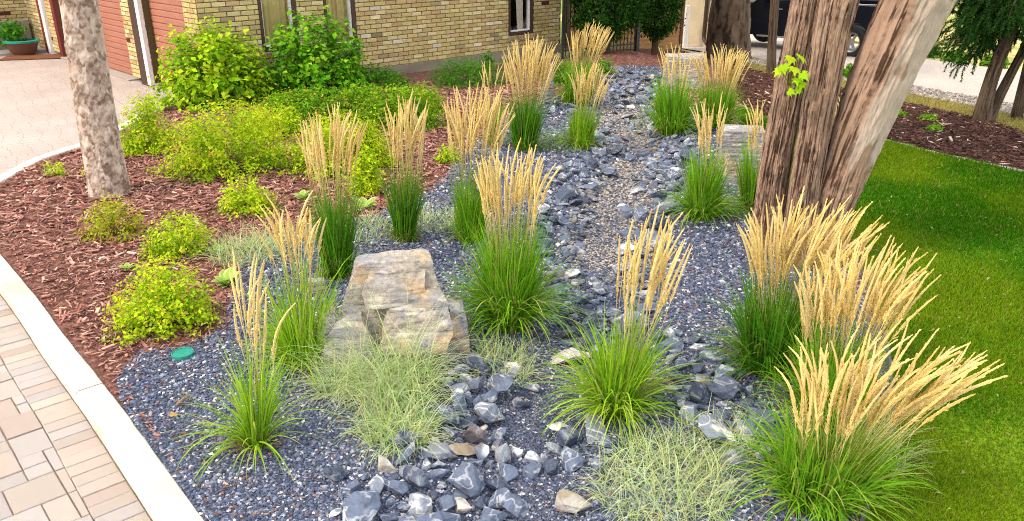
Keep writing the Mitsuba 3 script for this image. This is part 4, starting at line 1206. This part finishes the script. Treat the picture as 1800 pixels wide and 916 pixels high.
boulder('upright brown stone behind the tall dense feather grass', (962, 182), [wedge((-.14, .13, -.1, .14), (-.09, .07, -.06, .1), 0, .62, .03)], amp=.02)
boulder('small brown stone block at the left foot of the tan boulder', (590, 652), [wedge((-.09, .09, -.08, .1), (-.08, .07, -.06, .08), 0, .16, .015)], amp=.012, cat_='stone')
boulder('pale beige stone between two feather grasses left of the tan boulder', (556, 516), [wedge((-.08, .1, -.06, .08), (-.06, .07, -.04, .06), 0, .13, .015)], amp=.012, cat_='stone')

# ------------------------------------------------------------------ the rocks of the dry creek
ZONES = [([(585, 920), (640, 850), (715, 800), (770, 690), (830, 625), (910, 640), (925, 690), (900, 740), (850, 770), (850, 830), (930, 850), (960, 940), (700, 960)], 1.0),
         ([(720, 790), (860, 755), (960, 785), (1040, 735), (1075, 790), (1060, 835), (880, 840), (740, 870)], 1.0),
         ([(975, 742), (1035, 730), (1060, 770), (1000, 800)], 1.0),
         ([(1150, 590), (1235, 600), (1260, 660), (1335, 715), (1380, 790), (1350, 860), (1290, 860), (1220, 780), (1180, 700)], 1.0),
         ([(930, 400), (1040, 380), (1035, 440), (1020, 500), (1110, 470), (1150, 520), (1130, 620), (1060, 650), (1000, 600), (955, 520), (925, 450)], 1.0),
         ([(940, 330), (1045, 262), (1075, 300), (1045, 380), (935, 402)], 1.0),
         ([(1105, 320), (1160, 258), (1240, 250), (1245, 290), (1190, 340), (1160, 400), (1135, 440), (1110, 478), (1085, 400)], 1.0),
         ([(1045, 260), (1085, 185), (1060, 145), (1090, 122), (1160, 128), (1150, 185), (1225, 240), (1230, 270), (1120, 280)], .8),
         ([(960, 178), (1010, 175), (1015, 205), (965, 205)], .9)]
CENTRE = [[(1035, 445), (1045, 370), (1080, 300), (1125, 275), (1135, 330), (1105, 390), (1100, 455)], [(870, 740), (900, 690), (940, 640), (1010, 655), (985, 740), (955, 775), (880, 765)], [(1070, 255), (1128, 250), (1125, 190), (1100, 165), (1085, 190)], [(905, 845), (1060, 835), (1030, 870), (985, 930), (960, 930)]]
centre_pg = shapely.union_all([poly(z) for z in CENTRE])
centre_wide = centre_pg.buffer(.07)
rocks = [(*G(px, py)[:2], r, k) for px, py, r, k in [(680, 832, .065, 'white'), (812, 882, .055, 'white'), (1008, 892, .085, 'tan'), (992, 748, .07, 'white'), (597, 850, .065, 'dark'), (938, 670, .06, 'pale'), (858, 728, .1, 'pale'), (652, 888, .09, 'blue'), (815, 835, .115, 'blue'), (785, 880, .07, 'blue'), (725, 850, .07, 'dark'), (780, 800, .09, 'dark'), (890, 812, .085, 'blue'), (862, 905, .085, 'blue'), (905, 885, .07, 'blue'), (935, 815, .065, 'blue'), (880, 680, .1, 'blue'), (845, 655, .095, 'dark'), (835, 685, .075, 'blue'), (805, 695, .07, 'pale'), (1000, 770, .075, 'dark'), (1000, 805, .09, 'blue'), (1050, 820, .075, 'blue'), (1040, 760, .08, 'pale'), (1268, 705, .095, 'blue'), (1240, 690, .06, 'tan'), (1262, 745, .075, 'blue'), (1310, 730, .07, 'dark'), (1090, 470, .12, 'pale'), (1040, 545, .09, 'dark'), (1045, 585, .1, 'dark'), (1100, 560, .1, 'pale'), (1000, 615, .12, 'white'), (810, 790, .07, 'tan'), (745, 895, .075, 'pale'), (1290, 815, .08, 'pale'), (1330, 830, .07, 'dark')]]
for z, dens in ZONES:
    pg = poly(z).intersection(gravel_pg)
    near = np.hypot(pg.centroid.x, pg.centroid.y)
    for x, y in scatter(pg, int(pg.area * 1500)):
        r = float(np.clip(rng.lognormal(math.log(.062 if near < 6 else .082), .38), .032, .14))
        if centre_wide.contains(sg.Point(x, y)) and rng.random() < .97:
            continue
        arr = np.array([(a[0], a[1], a[2]) for a in rocks])
        if (np.hypot(arr[:, 0] - x, arr[:, 1] - y) < (arr[:, 2] + r) * ((.73 if near < 5.2 else .76) if dens == 1 else .92)).any():
            continue
        rocks.append((x, y, r, ['blue', 'dark', 'pale', 'tan', 'white'][rng.choice(5, p=[.55, .32, .105, .018, .007])]))


def rock_mesh(r, x, y):
    """An angular split stone: the hull of points cut by a few flat faces."""
    p = rng.normal(0, 1, (26, 3)); p /= np.linalg.norm(p, axis=1, keepdims=True)
    for _ in range(8):
        n = rng.normal(0, 1, 3); n /= np.linalg.norm(n)
        h = p @ n; c = U(.35, .72)
        p = np.where((h > c)[:, None], p - np.outer(h - c, n), p)
    p *= np.array([U(1.1, 1.65), U(.9, 1.2), U(.5, .95) * (1 if math.hypot(x, y) < 5.5 else .8)]) * r
    a, tl = U(0, 6.28), rng.normal(0, .28)
    R = trimesh.transformations.euler_matrix(tl, rng.normal(0, .28), a)[:3, :3]
    p = p @ R.T
    m = hull(p).to_mesh()
    v = np.array(m.vert_properties[:, :3], float)
    return v - [0, 0, v[:, 2].min()] + [x, y, float(bed_h(x, y)) + .014 - .16 * r], np.array(m.tri_verts)


MARKS = [('beside the big tan boulder', (800, 660)), ('by the front pale grass at the lower edge', (640, 880)), ('below the front pale grass', (740, 800)), ('at the bottom of the creek', (850, 890)), ('left of the lone creek grass', (990, 690)), ('behind the lone creek grass', (1070, 640)),
         ('in the row across the lower creek', (900, 815)), ('right end of the row across the lower creek', (1020, 790)), ('beside the dark grass below the trunks', (1255, 690)), ('right of the lone creek grass', (1190, 680)), ('near the front arching grass', (1330, 800)), ('by the skirt of the large grass', (985, 570)),
         ('in the middle of the creek bend', (1080, 540)), ('at the creek bend near the gravel flat', (1130, 590)), ('at the end of the sandy channel', (1060, 480)), ('left of the lower sandy channel', (980, 430)), ('left of the sandy channel', (985, 360)), ('left of the upper sandy channel', (1040, 295)),
         ('right of the lower sandy channel', (1120, 440)), ('right of the sandy channel', (1140, 370)), ('behind the low green skirted grass', (1210, 280)), ('right of the upper sandy channel', (1160, 300)), ('at the far creek bend', (1080, 245)), ('at the far right bank', (1190, 240)), ('in the far upper creek', (1115, 180)), ('at the head of the creek', (1120, 135)),
         ('beside the upright brown stone', (985, 190)), ('at the lower pale tuft', (1060, 880)), ('beside the lower pale tuft', (1240, 800)), ('under the large skirted grass', (900, 650))]
MP = np.array([G(*p)[:2] for _, p in MARKS])
COL = {'blue': 'blue-grey', 'dark': 'dark slate', 'pale': 'pale veined', 'tan': 'tan stained', 'white': 'whitish'}
size = [r[2] / np.hypot(r[0], r[1]) for r in rocks]
pr = proj(np.array([(r[0], r[1], 0) for r in rocks]))
vis = (pr[0] > -10) & (pr[0] < 1810) & (pr[1] > 0) & (pr[1] < 925)
order = np.argsort(-np.where(vis, size, 0))
small, named = {}, {}
for n, i in enumerate(order):
    x, y, r, kd_ = rocks[i]
    v, f = rock_mesh(r, x, y)
    bs = f'rock_{kd_}_bsdf'
    if n < 290 and vis[i]:
        mk = MARKS[int(np.argmin(np.hypot(MP[:, 0] - x, MP[:, 1] - y)))][0]
        sx, sy, _ = proj(v)
        w_, h_ = np.ptp(sx), np.ptp(sy)
        shape = 'long ' if w_ > 1.9 * h_ else 'upright ' if h_ > 1.0 * w_ else 'blocky ' if h_ > .72 * w_ else ''
        sz = 'large ' if r > .085 else 'small ' if r < .05 else ''
        key = add('creek_rock', (v, f), bs)
        named.setdefault((sz + shape + COL[kd_], mk), []).append((float(sy.mean()), key))
    else:
        small.setdefault(bs, []).append((v, f, np.zeros((1, 3))))
PLACE = {2: ['upper', 'lower'], 3: ['upper', 'middle', 'lower'], 4: ['topmost', 'upper', 'lower', 'lowest'], 5: ['topmost', 'upper', 'middle', 'lower', 'lowest']}
for (lk, mk), ks in named.items():
    ks.sort()
    for j, (_, key) in enumerate(ks):
        w_ = PLACE[len(ks)][j] + ' ' if len(ks) in PLACE else ''
        labels[key] = {'label': f'{w_}{lk} rock {mk}', 'category': 'rock', 'group': f'{lk} rocks {mk}' if len(ks) > 5 else 'rocks of the dry creek'}
for bs, ps in small.items():
    add('creek_stones', cat(ps)[0], bs, label='small ' + bs.split('_')[1] + ' stones between the larger rocks of the dry creek', category='stones', kind='stuff')

print('rocks', len(rocks))

# loose gravel
def px_dist(pg, n_near, power=1.5, lim=(-20, 1820, -5, 940), far=14.0):
    P = scatter(pg, n_near)
    d = np.hypot(P[:, 0], P[:, 1])
    keep = rng.random(len(P)) < np.clip((3.2 / d) ** power, 0, 1)
    P, d = P[keep], d[keep]
    x, y, fw = proj(np.column_stack([P, 0 * d]))
    ok = (fw > .5) & (x > lim[0] - 40) & (x < lim[1] + 40) & (y < lim[3] + 60) & (d < far)
    return P[ok], d[ok]


gravel_in = gravel_pg.difference(kerb_line.buffer(KW + .012))
P, d = px_dist(gravel_in, 330000, 1.7)
s = U(.006, .0135, len(P)) * np.clip(d / 4.2, 1, 2.2)
z = bed_h(P[:, 0], P[:, 1]) + .014 + s * .25
pal = [(5, (.045, .060, .115)), (4, (.078, .10, .175)), (2, (.15, .175, .25)), (1.0, (.33, .35, .41)), (.25, (.55, .55, .57)), (.5, (.16, .09, .07)), (.6, (.035, .04, .06))]
pc = pick(pal, len(P), .2)
sandy = shapely.contains_xy(shapely.union_all([poly(CENTRE[0]), poly(CENTRE[2])]).buffer(.24), P[:, 0], P[:, 1]) & (rng.random(len(P)) < .9)
pc[sandy] = pick([(3, (.30, .275, .25)), (2, (.23, .225, .23)), (1, (.40, .35, .28)), (1, (.16, .16, .19))], sandy.sum(), .2)
s[sandy] *= .7
fine = shapely.contains_xy(shapely.union_all([poly(CENTRE[1]), poly(CENTRE[3])]).buffer(.05), P[:, 0], P[:, 1])
s[fine] *= .6
m, c = solids(OCT_V * 2, OCT_F, np.column_stack([P, z]), s[:, None] * np.column_stack([U(.8, 1.5, len(P)), U(.6, 1.1, len(P)), U(.4, .8, len(P))]), pc, U(0, .7, len(P)), jitter=.3)
add('gravel', m, 'pebble_bsdf', color=c, kind='stuff', label='loose blue-grey crushed gravel around the rocks', category='gravel')
P, d = px_dist(strip_pg.buffer(.1), 9000, 0)
P = scatter(strip_pg.buffer(.08), 5000)
m, c = solids(OCT_V * 2, OCT_F, np.column_stack([P, hgt(P[:, 0], P[:, 1]) + .01]), U(.02, .045, (len(P), 1)) * np.ones((1, 3)), pick([(3, (.18, .16, .15)), (2, (.3, .27, .25)), (1, (.08, .08, .1))], len(P), .2), U(0, .7, len(P)), jitter=.3)
add('gravel', m, 'pebble_bsdf', color=c, kind='stuff', label='grey gravel strip along the concrete drive', category='gravel')

# shredded bark
def chips(pg, n, label, pal, power=1.4, far=15.):
    P, d = px_dist(pg, n, power, far=far)
    k = np.clip(d / 5, 1, 1.9)
    big = rng.random(len(P)) < .12
    sc = np.column_stack([U(.014, .05, len(P)) * k * (1 + .6 * big), U(.003, .008, len(P)) * k * (1 + 1.4 * big), U(.003, .006, len(P)) * k])
    hz = bed_h(P[:, 0], P[:, 1]) if pg is not band_pg else hgt(P[:, 0], P[:, 1]) + .03
    m, c = solids(BOX_V, BOX_F, np.column_stack([P, hz + U(.008, .03, len(P))]), sc, pick(pal, len(P), .25), np.abs(rng.normal(.0, .3, len(P))), jitter=.25)
    add('bark_chips', m, 'piece_bsdf', color=c, kind='stuff', label=label, category='mulch')


red = [(1.2, (.36, .25, .22)), (4, (.27, .125, .103)), (3, (.17, .07, .056)), (2, (.30, .15, .122)), (1.1, (.38, .23, .19)), (.35, (.42, .30, .22)), (1, (.055, .022, .018))]
chips(mulch_pg.difference(kerb_line.buffer(KW + .035)), 190000, 'shredded red-brown bark mulch in the planting bed', red)
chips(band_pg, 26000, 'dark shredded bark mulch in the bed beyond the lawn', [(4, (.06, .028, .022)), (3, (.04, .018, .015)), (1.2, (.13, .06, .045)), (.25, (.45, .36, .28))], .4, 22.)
P = np.vstack([scatter(gravel_in, 1300), scatter(gravel_in.buffer(-.02).intersection(mulch_pg.buffer(.4)), 1100)])
m, c = solids(BOX_V, BOX_F, np.column_stack([P, bed_h(P[:, 0], P[:, 1]) + .032]), np.column_stack([U(.008, .038, len(P)), U(.003, .008, len(P)), U(.003, .005, len(P))]), pick([(3, (.20, .09, .06)), (2, (.13, .06, .045)), (1, (.34, .21, .13))], len(P), .25), np.abs(rng.normal(0, .3, len(P))), jitter=.25)
add('bark_chips', m, 'piece_bsdf', color=c, kind='stuff', label='scattered bark shreds and dry bits on the gravel', category='litter')

# mown grass
P, d = px_dist(lawn_pg, 900000, 1.35, far=13.)
k = np.clip(d / 4.5, 1, 2.6)
n = len(P)
pn = meshkit.fbm(np.column_stack([P * .9, 0 * d]), 4, 3)
tone = np.clip((pn - .38) / .24, 0, 1)[:, None]
col = (np.array([[.042, .155, .004]]) * (1 - tone) + np.array([[.135, .235, .007]]) * tone) * (1 + rng.normal(0, .2, (n, 1)))
dry = rng.random(n) < .05 + .16 * (np.clip(1 - edge_line.distance(shapely.points(P)) / .35, 0, 1)); col[dry] = [.28, .23, .07]
a = U(0, 6.28, n); h = U(.018, .038, n) * k ** .5; w = U(.0016, .003, n) * k
b = np.column_stack([P, hgt(P[:, 0], P[:, 1]) + .008])
ln = np.column_stack([np.cos(a), np.sin(a), 0 * a]) * (h * U(.2, 1.0, n))[:, None]
sd = np.column_stack([-np.sin(a), np.cos(a), 0 * a]) * w[:, None]
v = np.stack([b - sd, b + sd, b + ln + np.column_stack([0 * a, 0 * a, h])], 1).reshape(-1, 3)
add('grass', (v, np.arange(3 * n).reshape(-1, 3)), 'leaf_bsdf', color=np.repeat(np.clip(col, .004, .6), 3, 0), kind='stuff', label='short mown lawn grass with lighter and darker patches', category='grass')
P, d = px_dist(lawn_pg, 700, .3, far=12.)
v, f, c = leaf_mesh(np.column_stack([P, hgt(P[:, 0], P[:, 1]) + .03]), np.tile([[0, 0, 1.0]], (len(P), 1)), .034, pick([(2, (.5, .47, .3)), (2, (.4, .32, .16)), (1, (.3, .2, .08))], len(P), .15), .4, .45)
add('fallen_leaves', (v, f), 'leaf_bsdf', color=c, kind='stuff', label='small pale fallen leaves scattered over the lawn', category='leaves')
# dry grass on the verge
verge = poly([(1290, 98), (1440, 126), (1560, 158), (1800, 205), (1960, 235), (1960, 280), (1800, 236), (1590, 184), (1490, 160), (1400, 145), (1330, 128)])
P = scatter(verge, 42000); n = len(P)
a = U(0, 6.28, n); h = U(.03, .09, n)
b = np.column_stack([P, hgt(P[:, 0], P[:, 1]) - .03])
ln = np.column_stack([np.cos(a), np.sin(a), 0 * a]) * (h * U(.2, 1.0, n))[:, None]; sd = np.column_stack([-np.sin(a), np.cos(a), 0 * a]) * .007
v = np.stack([b - sd, b + sd, b + ln + np.column_stack([0 * a, 0 * a, h])], 1).reshape(-1, 3)
add('grass', (v, np.arange(3 * n).reshape(-1, 3)), 'leaf_bsdf', color=np.repeat(pick([(3, (.38, .31, .12)), (2, (.27, .25, .07)), (1, (.15, .2, .04))], n, .15), 3, 0), kind='stuff', label='dry yellowed grass on the verge beside the concrete drive', category='grass')

# ------------------------------------------------------------------ small things on the ground
lb = G(323, 631)
m = trimesh.creation.revolve(np.array([[0, .002], [.056, .002], [.060, .0], [.060, -.03], [0, -.03]]), sections=40)
rim = trimesh.creation.revolve(np.array([[.0615, -.03], [.0615, .003], [.066, .005], [.070, .003], [.071, -.03], [.0615, -.03]]), sections=40)
lid = thing('valve_lid', 'round teal green irrigation lid set in the gravel below the low shrub', 'lid')
for nm, q in (('cover', m), ('rim', rim)):
    q.apply_translation([lb[0], lb[1], float(bed_h(lb[0], lb[1])) + .036])
    add(nm, q, 'teal_bsdf', lid, smooth=30)
p = G(325, 716); p[2] = float(bed_h(p[0], p[1])) + .035
v, f = tube([p + [-.025, -.05, 0], p + [.0, 0, .012], p + [.02, .055, .004]], [.008, .009, .006], 7)
k = add('stick', (v, f), 'piece_bsdf', color=np.tile([[.22, .13, .08]], (len(v), 1))); labels[k] = {'label': 'short brown stick on the gravel near the kerb', 'category': 'stick'}
p = G(308, 742); p[2] = float(bed_h(p[0], p[1])) + .035
v = lobed(.04)[0] @ trimesh.transformations.euler_matrix(.3, .2, .8)[:3, :3].T + p
k = add('dry_leaf', (v, lobed(.04)[1]), 'leaf_bsdf', color=np.tile([[.5, .32, .14]], (len(v), 1))); labels[k] = {'label': 'curled tan dry leaf on the gravel beside the stick', 'category': 'leaf'}
# weeds in the paver joints by the kerb
ws = [(92, 640), (103, 652), (125, 672), (131, 682), (138, 700), (72, 607), (150, 722), (175, 762)]
for i, q in enumerate(ws):
    p = G(*q, PZ)
    v, f, c = blades(np.tile(p, (16, 1)), U(0, 6.28, 16), U(.2, 1.0, 16), U(.2, 1., 16), U(.015, .035, 16), U(.002, .004, 16), pick([(1, (.2, .3, .03)), (1, (.3, .32, .05))], 16), 4)
    k = add('weed', (v, f), 'leaf_bsdf', color=c); labels[k] = {'label': 'tiny green weed in the paver joint along the kerb', 'category': 'weed', 'group': 'weeds in the joint along the kerb'}

# planter bowl by the entry
pb_ = G(42, 92)
pot = thing('planter_bowl', 'terracotta planter bowl with teal rim and leafy plant by the entry wall', 'planter')
q = trimesh.creation.revolve(np.array([[0, .0], [.2, 0], [.27, .08], [.33, .24], [.34, .30], [.31, .30], [.29, .22], [0, .2]]), sections=36); q.apply_translation([pb_[0], pb_[1], -.05])
add('bowl', q, 'terracotta_bsdf', pot, smooth=30)
q = trimesh.creation.revolve(np.array([[.335, .27], [.37, .28], [.37, .32], [.30, .33], [.30, .30], [.335, .27]]), sections=36); q.apply_translation([pb_[0], pb_[1], -.05])
add('rim', q, 'teal_bsdf', pot, smooth=30)
leaf_cloud([pb_ + [-.1, .05, .45], pb_ + [-.25, .1, .5], pb_ + [-.35, 0, .3]], [.24, .26, .2], 420, .11, [(2, (.05, .2, .02)), (1, (.1, .3, .02))], pot)

# ------------------------------------------------------------------ iron fence
f0, f1 = G(990, 106), G(1119, 99)
fd = f1 - f0; flen = np.linalg.norm(fd[:2]); fdir = np.array([fd[0], fd[1], 0]) / flen; fn = np.array([fdir[1], -fdir[0], 0])
FW = frame_of(f0, fdir, fn)
fence = thing('iron_fence', 'black iron picket fence between the brick house and the cedars', 'fence')
for x in np.arange(.06, flen - .05, .105):
    add('picket', put(FW, box(x - .009, x + .009, .06, 1.75, -.009, .009)), 'iron_bsdf', fence)
for z in (.2, 1.35, 1.5):
    add('rail', put(FW, box(0, flen, z - .016, z + .016, -.014, .014)), 'iron_bsdf', fence)
for x, hw in ((-.02, .02), (flen - .02, .045)):
    add('post', put(FW, box(x - hw, x + hw, -.2, 1.85, -hw, hw)), 'iron_bsdf', fence)

# ------------------------------------------------------------------ the neighbouring house
n0, n1, n2 = G(1000, 84), G(1193, 87), G(1262, 86)
s0 = G(1200, 78)
nb = thing('stucco_house', 'neighbouring house of beige stucco and tan lap siding behind the cedars', 'house')
sdir = (n1 - n0) * [1, 1, 0]; sl = np.linalg.norm(sdir); sdir /= sl
SF = frame_of(np.array([n0[0], n0[1], min(n0[2], n1[2])]), sdir, np.array([sdir[1], -sdir[0], 0]))
wk = add('siding_wall', put(SF, box(0, sl, -.4, 3.2, -.25, -.02)), 'foundation_bsdf', nb)
for r in range(28):
    z = .05 + r * .112
    v = np.array([[0, z, -.02], [sl, z, -.02], [sl, z + .118, -.02], [0, z + .118, -.02], [0, z, .008], [sl, z, .008], [sl, z + .112, -.012], [0, z + .112, -.012]], float)
    f = np.array([[0, 2, 1], [0, 3, 2], [4, 5, 6], [4, 6, 7], [0, 1, 5], [0, 5, 4], [2, 3, 7], [2, 7, 6], [1, 2, 6], [1, 6, 5], [3, 0, 4], [3, 4, 7]])
    add('board', put(SF, (v, f)), 'siding_bsdf', wk)
add('corner_trim', put(SF, box(sl - .02, sl + .1, -.4, 3.2, -.1, .03)), 'terracotta_bsdf', nb)
td = (n2 - s0) * [1, 1, 0]; tl = np.linalg.norm(td); td /= tl
SF2 = frame_of(np.array([s0[0], s0[1], s0[2]]), td, np.array([td[1], -td[0], 0]))
add('stucco_wall', put(SF2, join(box(-.1, tl, .74, 3.3, -.3, 0), box(-.1, tl * .3, .74, 3.299, -3.0, -.301))), 'stucco_bsdf', nb)
add('plinth', put(SF2, box(-.1, tl, -.6, .735, -.3, .02)), 'stucco_bsdf', nb)
add('ledge', put(SF2, box(-.15, tl + .2, -.6, .02, .02, .5)), 'concrete_bsdf', nb)
k = add('window', put(SF2, box(-.05, .34, 1.52, 2.4, -.1, .04)), 'brown_trim_bsdf', nb)
add('pane', put(SF2, box(-.0, .29, 1.57, 2.35, .0, .045)), 'dark_glass_bsdf', k)
v, f = tube([SF2(np.array([[.95, 3.2, .07]]))[0], SF2(np.array([[.95, .35, .07]]))[0], SF2(np.array([[1.0, .24, .09]]))[0], SF2(np.array([[1.25, .16, .2]]))[0]], [.05] * 4, 10)
add('downspout', (v, f), 'brown_trim_bsdf', nb, smooth=40)
gp = G(1204, 83)
q = box(-.06, .06, -.05, .05, 0, 1.15); q.apply_translation(gp)
k = add('utility_pole', join(q), 'white_trim_bsdf'); labels[k] = {'label': 'short white utility post at the corner of the stucco house', 'category': 'post'}
pp = G(1786, 208)
v, f = tube([pp - [0, 0, .2], pp + [.0, 0, .5], pp + [.0, 0, 1.7]], [.085, .08, .075], 12)
k = add('wooden_post', (v, f), 'dark_bark_bsdf', smooth=True, uv=np.column_stack([np.tile(np.arange(12) / 12, 3), np.repeat([0, .7, 1.9], 12)])); labels[k] = {'label': 'dark wooden post on dry grass at the right edge beside the drive', 'category': 'post'}

# ------------------------------------------------------------------ the pickup truck
Rw = G(1520, 97)[:2]
Fw = min((Rw + 3.65 * np.array([-math.sin(a_), math.cos(a_)]) for a_ in np.radians(np.arange(10, 80, 2.0))), key=lambda q: abs(proj([[q[0], q[1], float(hgt(*q))]])[0][0] - 1314) + 2 * abs(proj([[q[0], q[1], float(hgt(*q))]])[1][0] - 68))
hd = (Fw - Rw) / 3.65
print('truck', Rw, hd, proj([[*Fw, float(hgt(*Fw))]]))
TZ = float(hgt(*(Rw * .5 + Fw * .5))) + .012
ay = np.array([-hd[1], hd[0]])
dz_ = (hgt(*Fw) - hgt(*Rw)) / 3.65


def TW(m):
    v, f = (np.array(m.vertices), np.array(m.faces)) if hasattr(m, 'vertices') else m
    x, y, z = np.asarray(v, float).T
    c = (Rw + Fw) / 2 - ay * 0.0
    P = np.column_stack([c[0] + hd[0] * x + ay[0] * y, c[1] + hd[1] * x + ay[1] * y, TZ + z + dz_ * x])
    return P, f


def prism(pts, y0, y1, taper=0.0, z0=1.0):
    """A side outline (x, z) given a width, its upper part drawn in."""
    pts = np.asarray(pts, float); n = len(pts)
    m = trimesh.creation.extrude_polygon(sg.Polygon(pts), y1 - y0, engine='earcut')
    v = np.array(m.vertices)
    y = v[:, 2] + y0; z = v[:, 1]
    y = y * (1 - taper * np.clip(z - z0, 0, 2))
    w = trimesh.Trimesh(np.column_stack([v[:, 0], y, z]), np.array(m.faces)[:, ::-1], process=False)
    return w


def man(tm):
    return m3.Manifold(m3.Mesh(vert_properties=np.asarray(tm.vertices, np.float32), tri_verts=np.asarray(tm.faces, np.uint32)))


truck = thing('pickup_truck', 'dark blue-black pickup truck parked on the concrete drive behind the old trunks', 'truck')
WB = 3.65 / 2
low = sg.Polygon([(-2.95, .52), (-2.98, .95), (-2.95, 1.34), (-.95, 1.36), (.95, 1.30), (2.05, 1.22), (2.62, 1.10), (2.72, .9), (2.70, .48), (1.2, .42), (-1.2, .42)]).difference(sg.Point(WB, .42).buffer(.5)).difference(sg.Point(-WB, .42).buffer(.5)).buffer(-.03).buffer(.03)
body = man(prism(np.array(low.exterior.coords)[:-1], -.98, .98, .06, .9))
body = body - man(trimesh.creation.box(bounds=[[-2.88, -.86, .8], [-1.0, .86, 2]]))
mm = body.to_mesh()
add('body', TW((np.array(mm.vert_properties[:, :3], float), np.array(mm.tri_verts))), 'car_paint_bsdf', truck, smooth=25)
cabp = [(-.95, 1.33), (-.82, 1.86), (-.6, 1.93), (.45, 1.92), (.62, 1.86), (1.28, 1.27)]
add('cab', TW(prism(cabp, -.93, .93, .22, 1.3)), 'car_paint_bsdf', truck, smooth=25)
for sgn in (-1, 1):
    for pts in ([(-.78, 1.40), (-.72, 1.78), (-.1, 1.80), (-.1, 1.38)], [(-.02, 1.38), (-.02, 1.80), (.5, 1.79), (.98, 1.38)]):
        g = prism(pts, 0, .012)
        v = np.array(g.vertices); yy = .935 * (1 - .22 * np.clip(v[:, 2] - 1.3, 0, 2)) + v[:, 1]
        v[:, 1] = sgn * yy
        add('window', TW((v, np.array(g.faces)[:, ::sgn])), 'dark_glass_bsdf', truck)
    for x in (-.55, .35):
        add('door_handle', TW(box(x - .09, x + .09, min(sgn * .975, sgn * 1.0), max(sgn * .975, sgn * 1.0), 1.14, 1.175)), 'chrome_bsdf', truck)
    add('bed_rail', TW(box(-2.92, -1.0, min(sgn * .87, sgn * .965), max(sgn * .87, sgn * .965), 1.345, 1.385)), 'chrome_bsdf', truck)
    add('side_step', TW(box(-.95, 1.0, min(sgn * .85, sgn * .99), max(sgn * .85, sgn * .99), .38, .43)), 'chrome_bsdf', truck)
    add('tail_light', TW(box(-2.995, -2.94, min(sgn * .80, sgn * .965), max(sgn * .80, sgn * .965), .95, 1.28)), 'tail_light_bsdf', truck)
    add('mirror', TW(box(.78, .9, min(sgn * .98, sgn * 1.16), max(sgn * .98, sgn * 1.16), 1.34, 1.52)), 'car_paint_bsdf', truck)
    add('headlight', TW(box(2.55, 2.735, min(sgn * .62, sgn * .93), max(sgn * .62, sgn * .93), .86, 1.04)), 'dark_glass_bsdf', truck)
    for xw in (-WB, WB):
        ty = trimesh.creation.revolve(np.array([[.26, -.12], [.36, -.135], [.405, -.11], [.415, -.06], [.415, .06], [.405, .11], [.36, .135], [.26, .12], [.26, -.12]]), sections=40)
        ri = [trimesh.creation.revolve(np.array([[.20, .05], [.262, .115], [.27, .1], [.262, -.1], [.2, -.1], [.2, .05]]), sections=32), trimesh.creation.cylinder(.07, .1, sections=16, transform=trimesh.transformations.translation_matrix([0, 0, .06]))]
        for q in range(6):
            b_ = box(.05, .225, -.03, .03, .06, .1); b_.apply_transform(trimesh.transformations.rotation_matrix(q * math.pi / 3, [0, 0, 1])); ri.append(b_)
        R = trimesh.transformations.rotation_matrix(-sgn * math.pi / 2, [1, 0, 0]); M = trimesh.transformations.translation_matrix([xw, sgn * .84, .415])
        wh = add('wheel', TW(ty.copy().apply_transform(M @ R)), 'rubber_bsdf', truck, smooth=35)
        add('rim', TW(join(*ri).apply_transform(M @ R)), 'chrome_bsdf', wh, smooth=30)
add('windshield', TW((np.array([[.66, -.72, 1.84], [1.24, -.86, 1.30], [1.24, .86, 1.30], [.66, .72, 1.84]]) + [.02, 0, .012], np.array([[0, 1, 2], [0, 2, 3]]))), 'dark_glass_bsdf', truck)
add('bumper', TW(box(-3.12, -2.99, -.95, .95, .5, .68)), 'chrome_bsdf', truck)
add('bumper', TW(box(2.72, 2.84, -.95, .95, .46, .66)), 'chrome_bsdf', truck)
add('grille', TW(box(2.66, 2.735, -.55, .55, .72, 1.05)), 'chrome_bsdf', truck)
k = add('tarp', TW(trimesh.convex.convex_hull(np.array([[-2.7, -.6, .82], [-2.7, .3, .82], [-2.0, -.6, .82], [-2.0, .3, .82], [-2.5, -.4, 1.5], [-2.3, 0, 1.56], [-2.2, -.4, 1.45]]))), 'blue_bsdf')
labels[k] = {'label': 'bright blue folded tarp in the bed of the dark pickup', 'category': 'tarp'}

# ------------------------------------------------------------------ far away beyond the street
gb = np.array([15.5, 43, 0.0]); gb[2] = float(hgt(gb[0], gb[1]))
far = thing('grey_garage', 'distant grey garage beyond the pickup between the trunks', 'garage')
q = box(-3, 3, -3, 3, -.3, 2.4); q.apply_translation(gb); add('wall', q, 'concrete_bsdf', far)
q = trimesh.Trimesh(np.array([[-3.3, -3.3, 2.4], [3.3, -3.3, 2.4], [3.3, 3.3, 2.4], [-3.3, 3.3, 2.4], [0, -3.3, 3.9], [0, 3.3, 3.9]]) + gb, [[0, 1, 4], [1, 2, 5], [1, 5, 4], [2, 3, 5], [3, 0, 4], [3, 4, 5], [0, 2, 1], [0, 3, 2]]); add('roof', q, 'foundation_bsdf', far)
for i, (x, y, lbl) in enumerate([(17.4, 38, 'green bush before the distant grey garage'), (24, 42, 'broad green bush far behind the spruce'), (31, 40, 'distant green bush on the yellowed lawn'), (7, 44, 'distant green bush beyond the stucco house'), (20.5, 47, 'tall distant green bush beside the grey garage')]):
    b = np.array([x, y, float(hgt(x, y))]); k = thing('garden_bush', lbl, 'bush')
    leaf_cloud(b + rng.normal(0, .7, (9, 3)) * [1.2, 1.2, .5] + [0, 0, 1.2], U(.7, 1.2, 9), 2400, .2, [(2, (.06, .17, .02)), (1, (.1, .24, .02))], k)
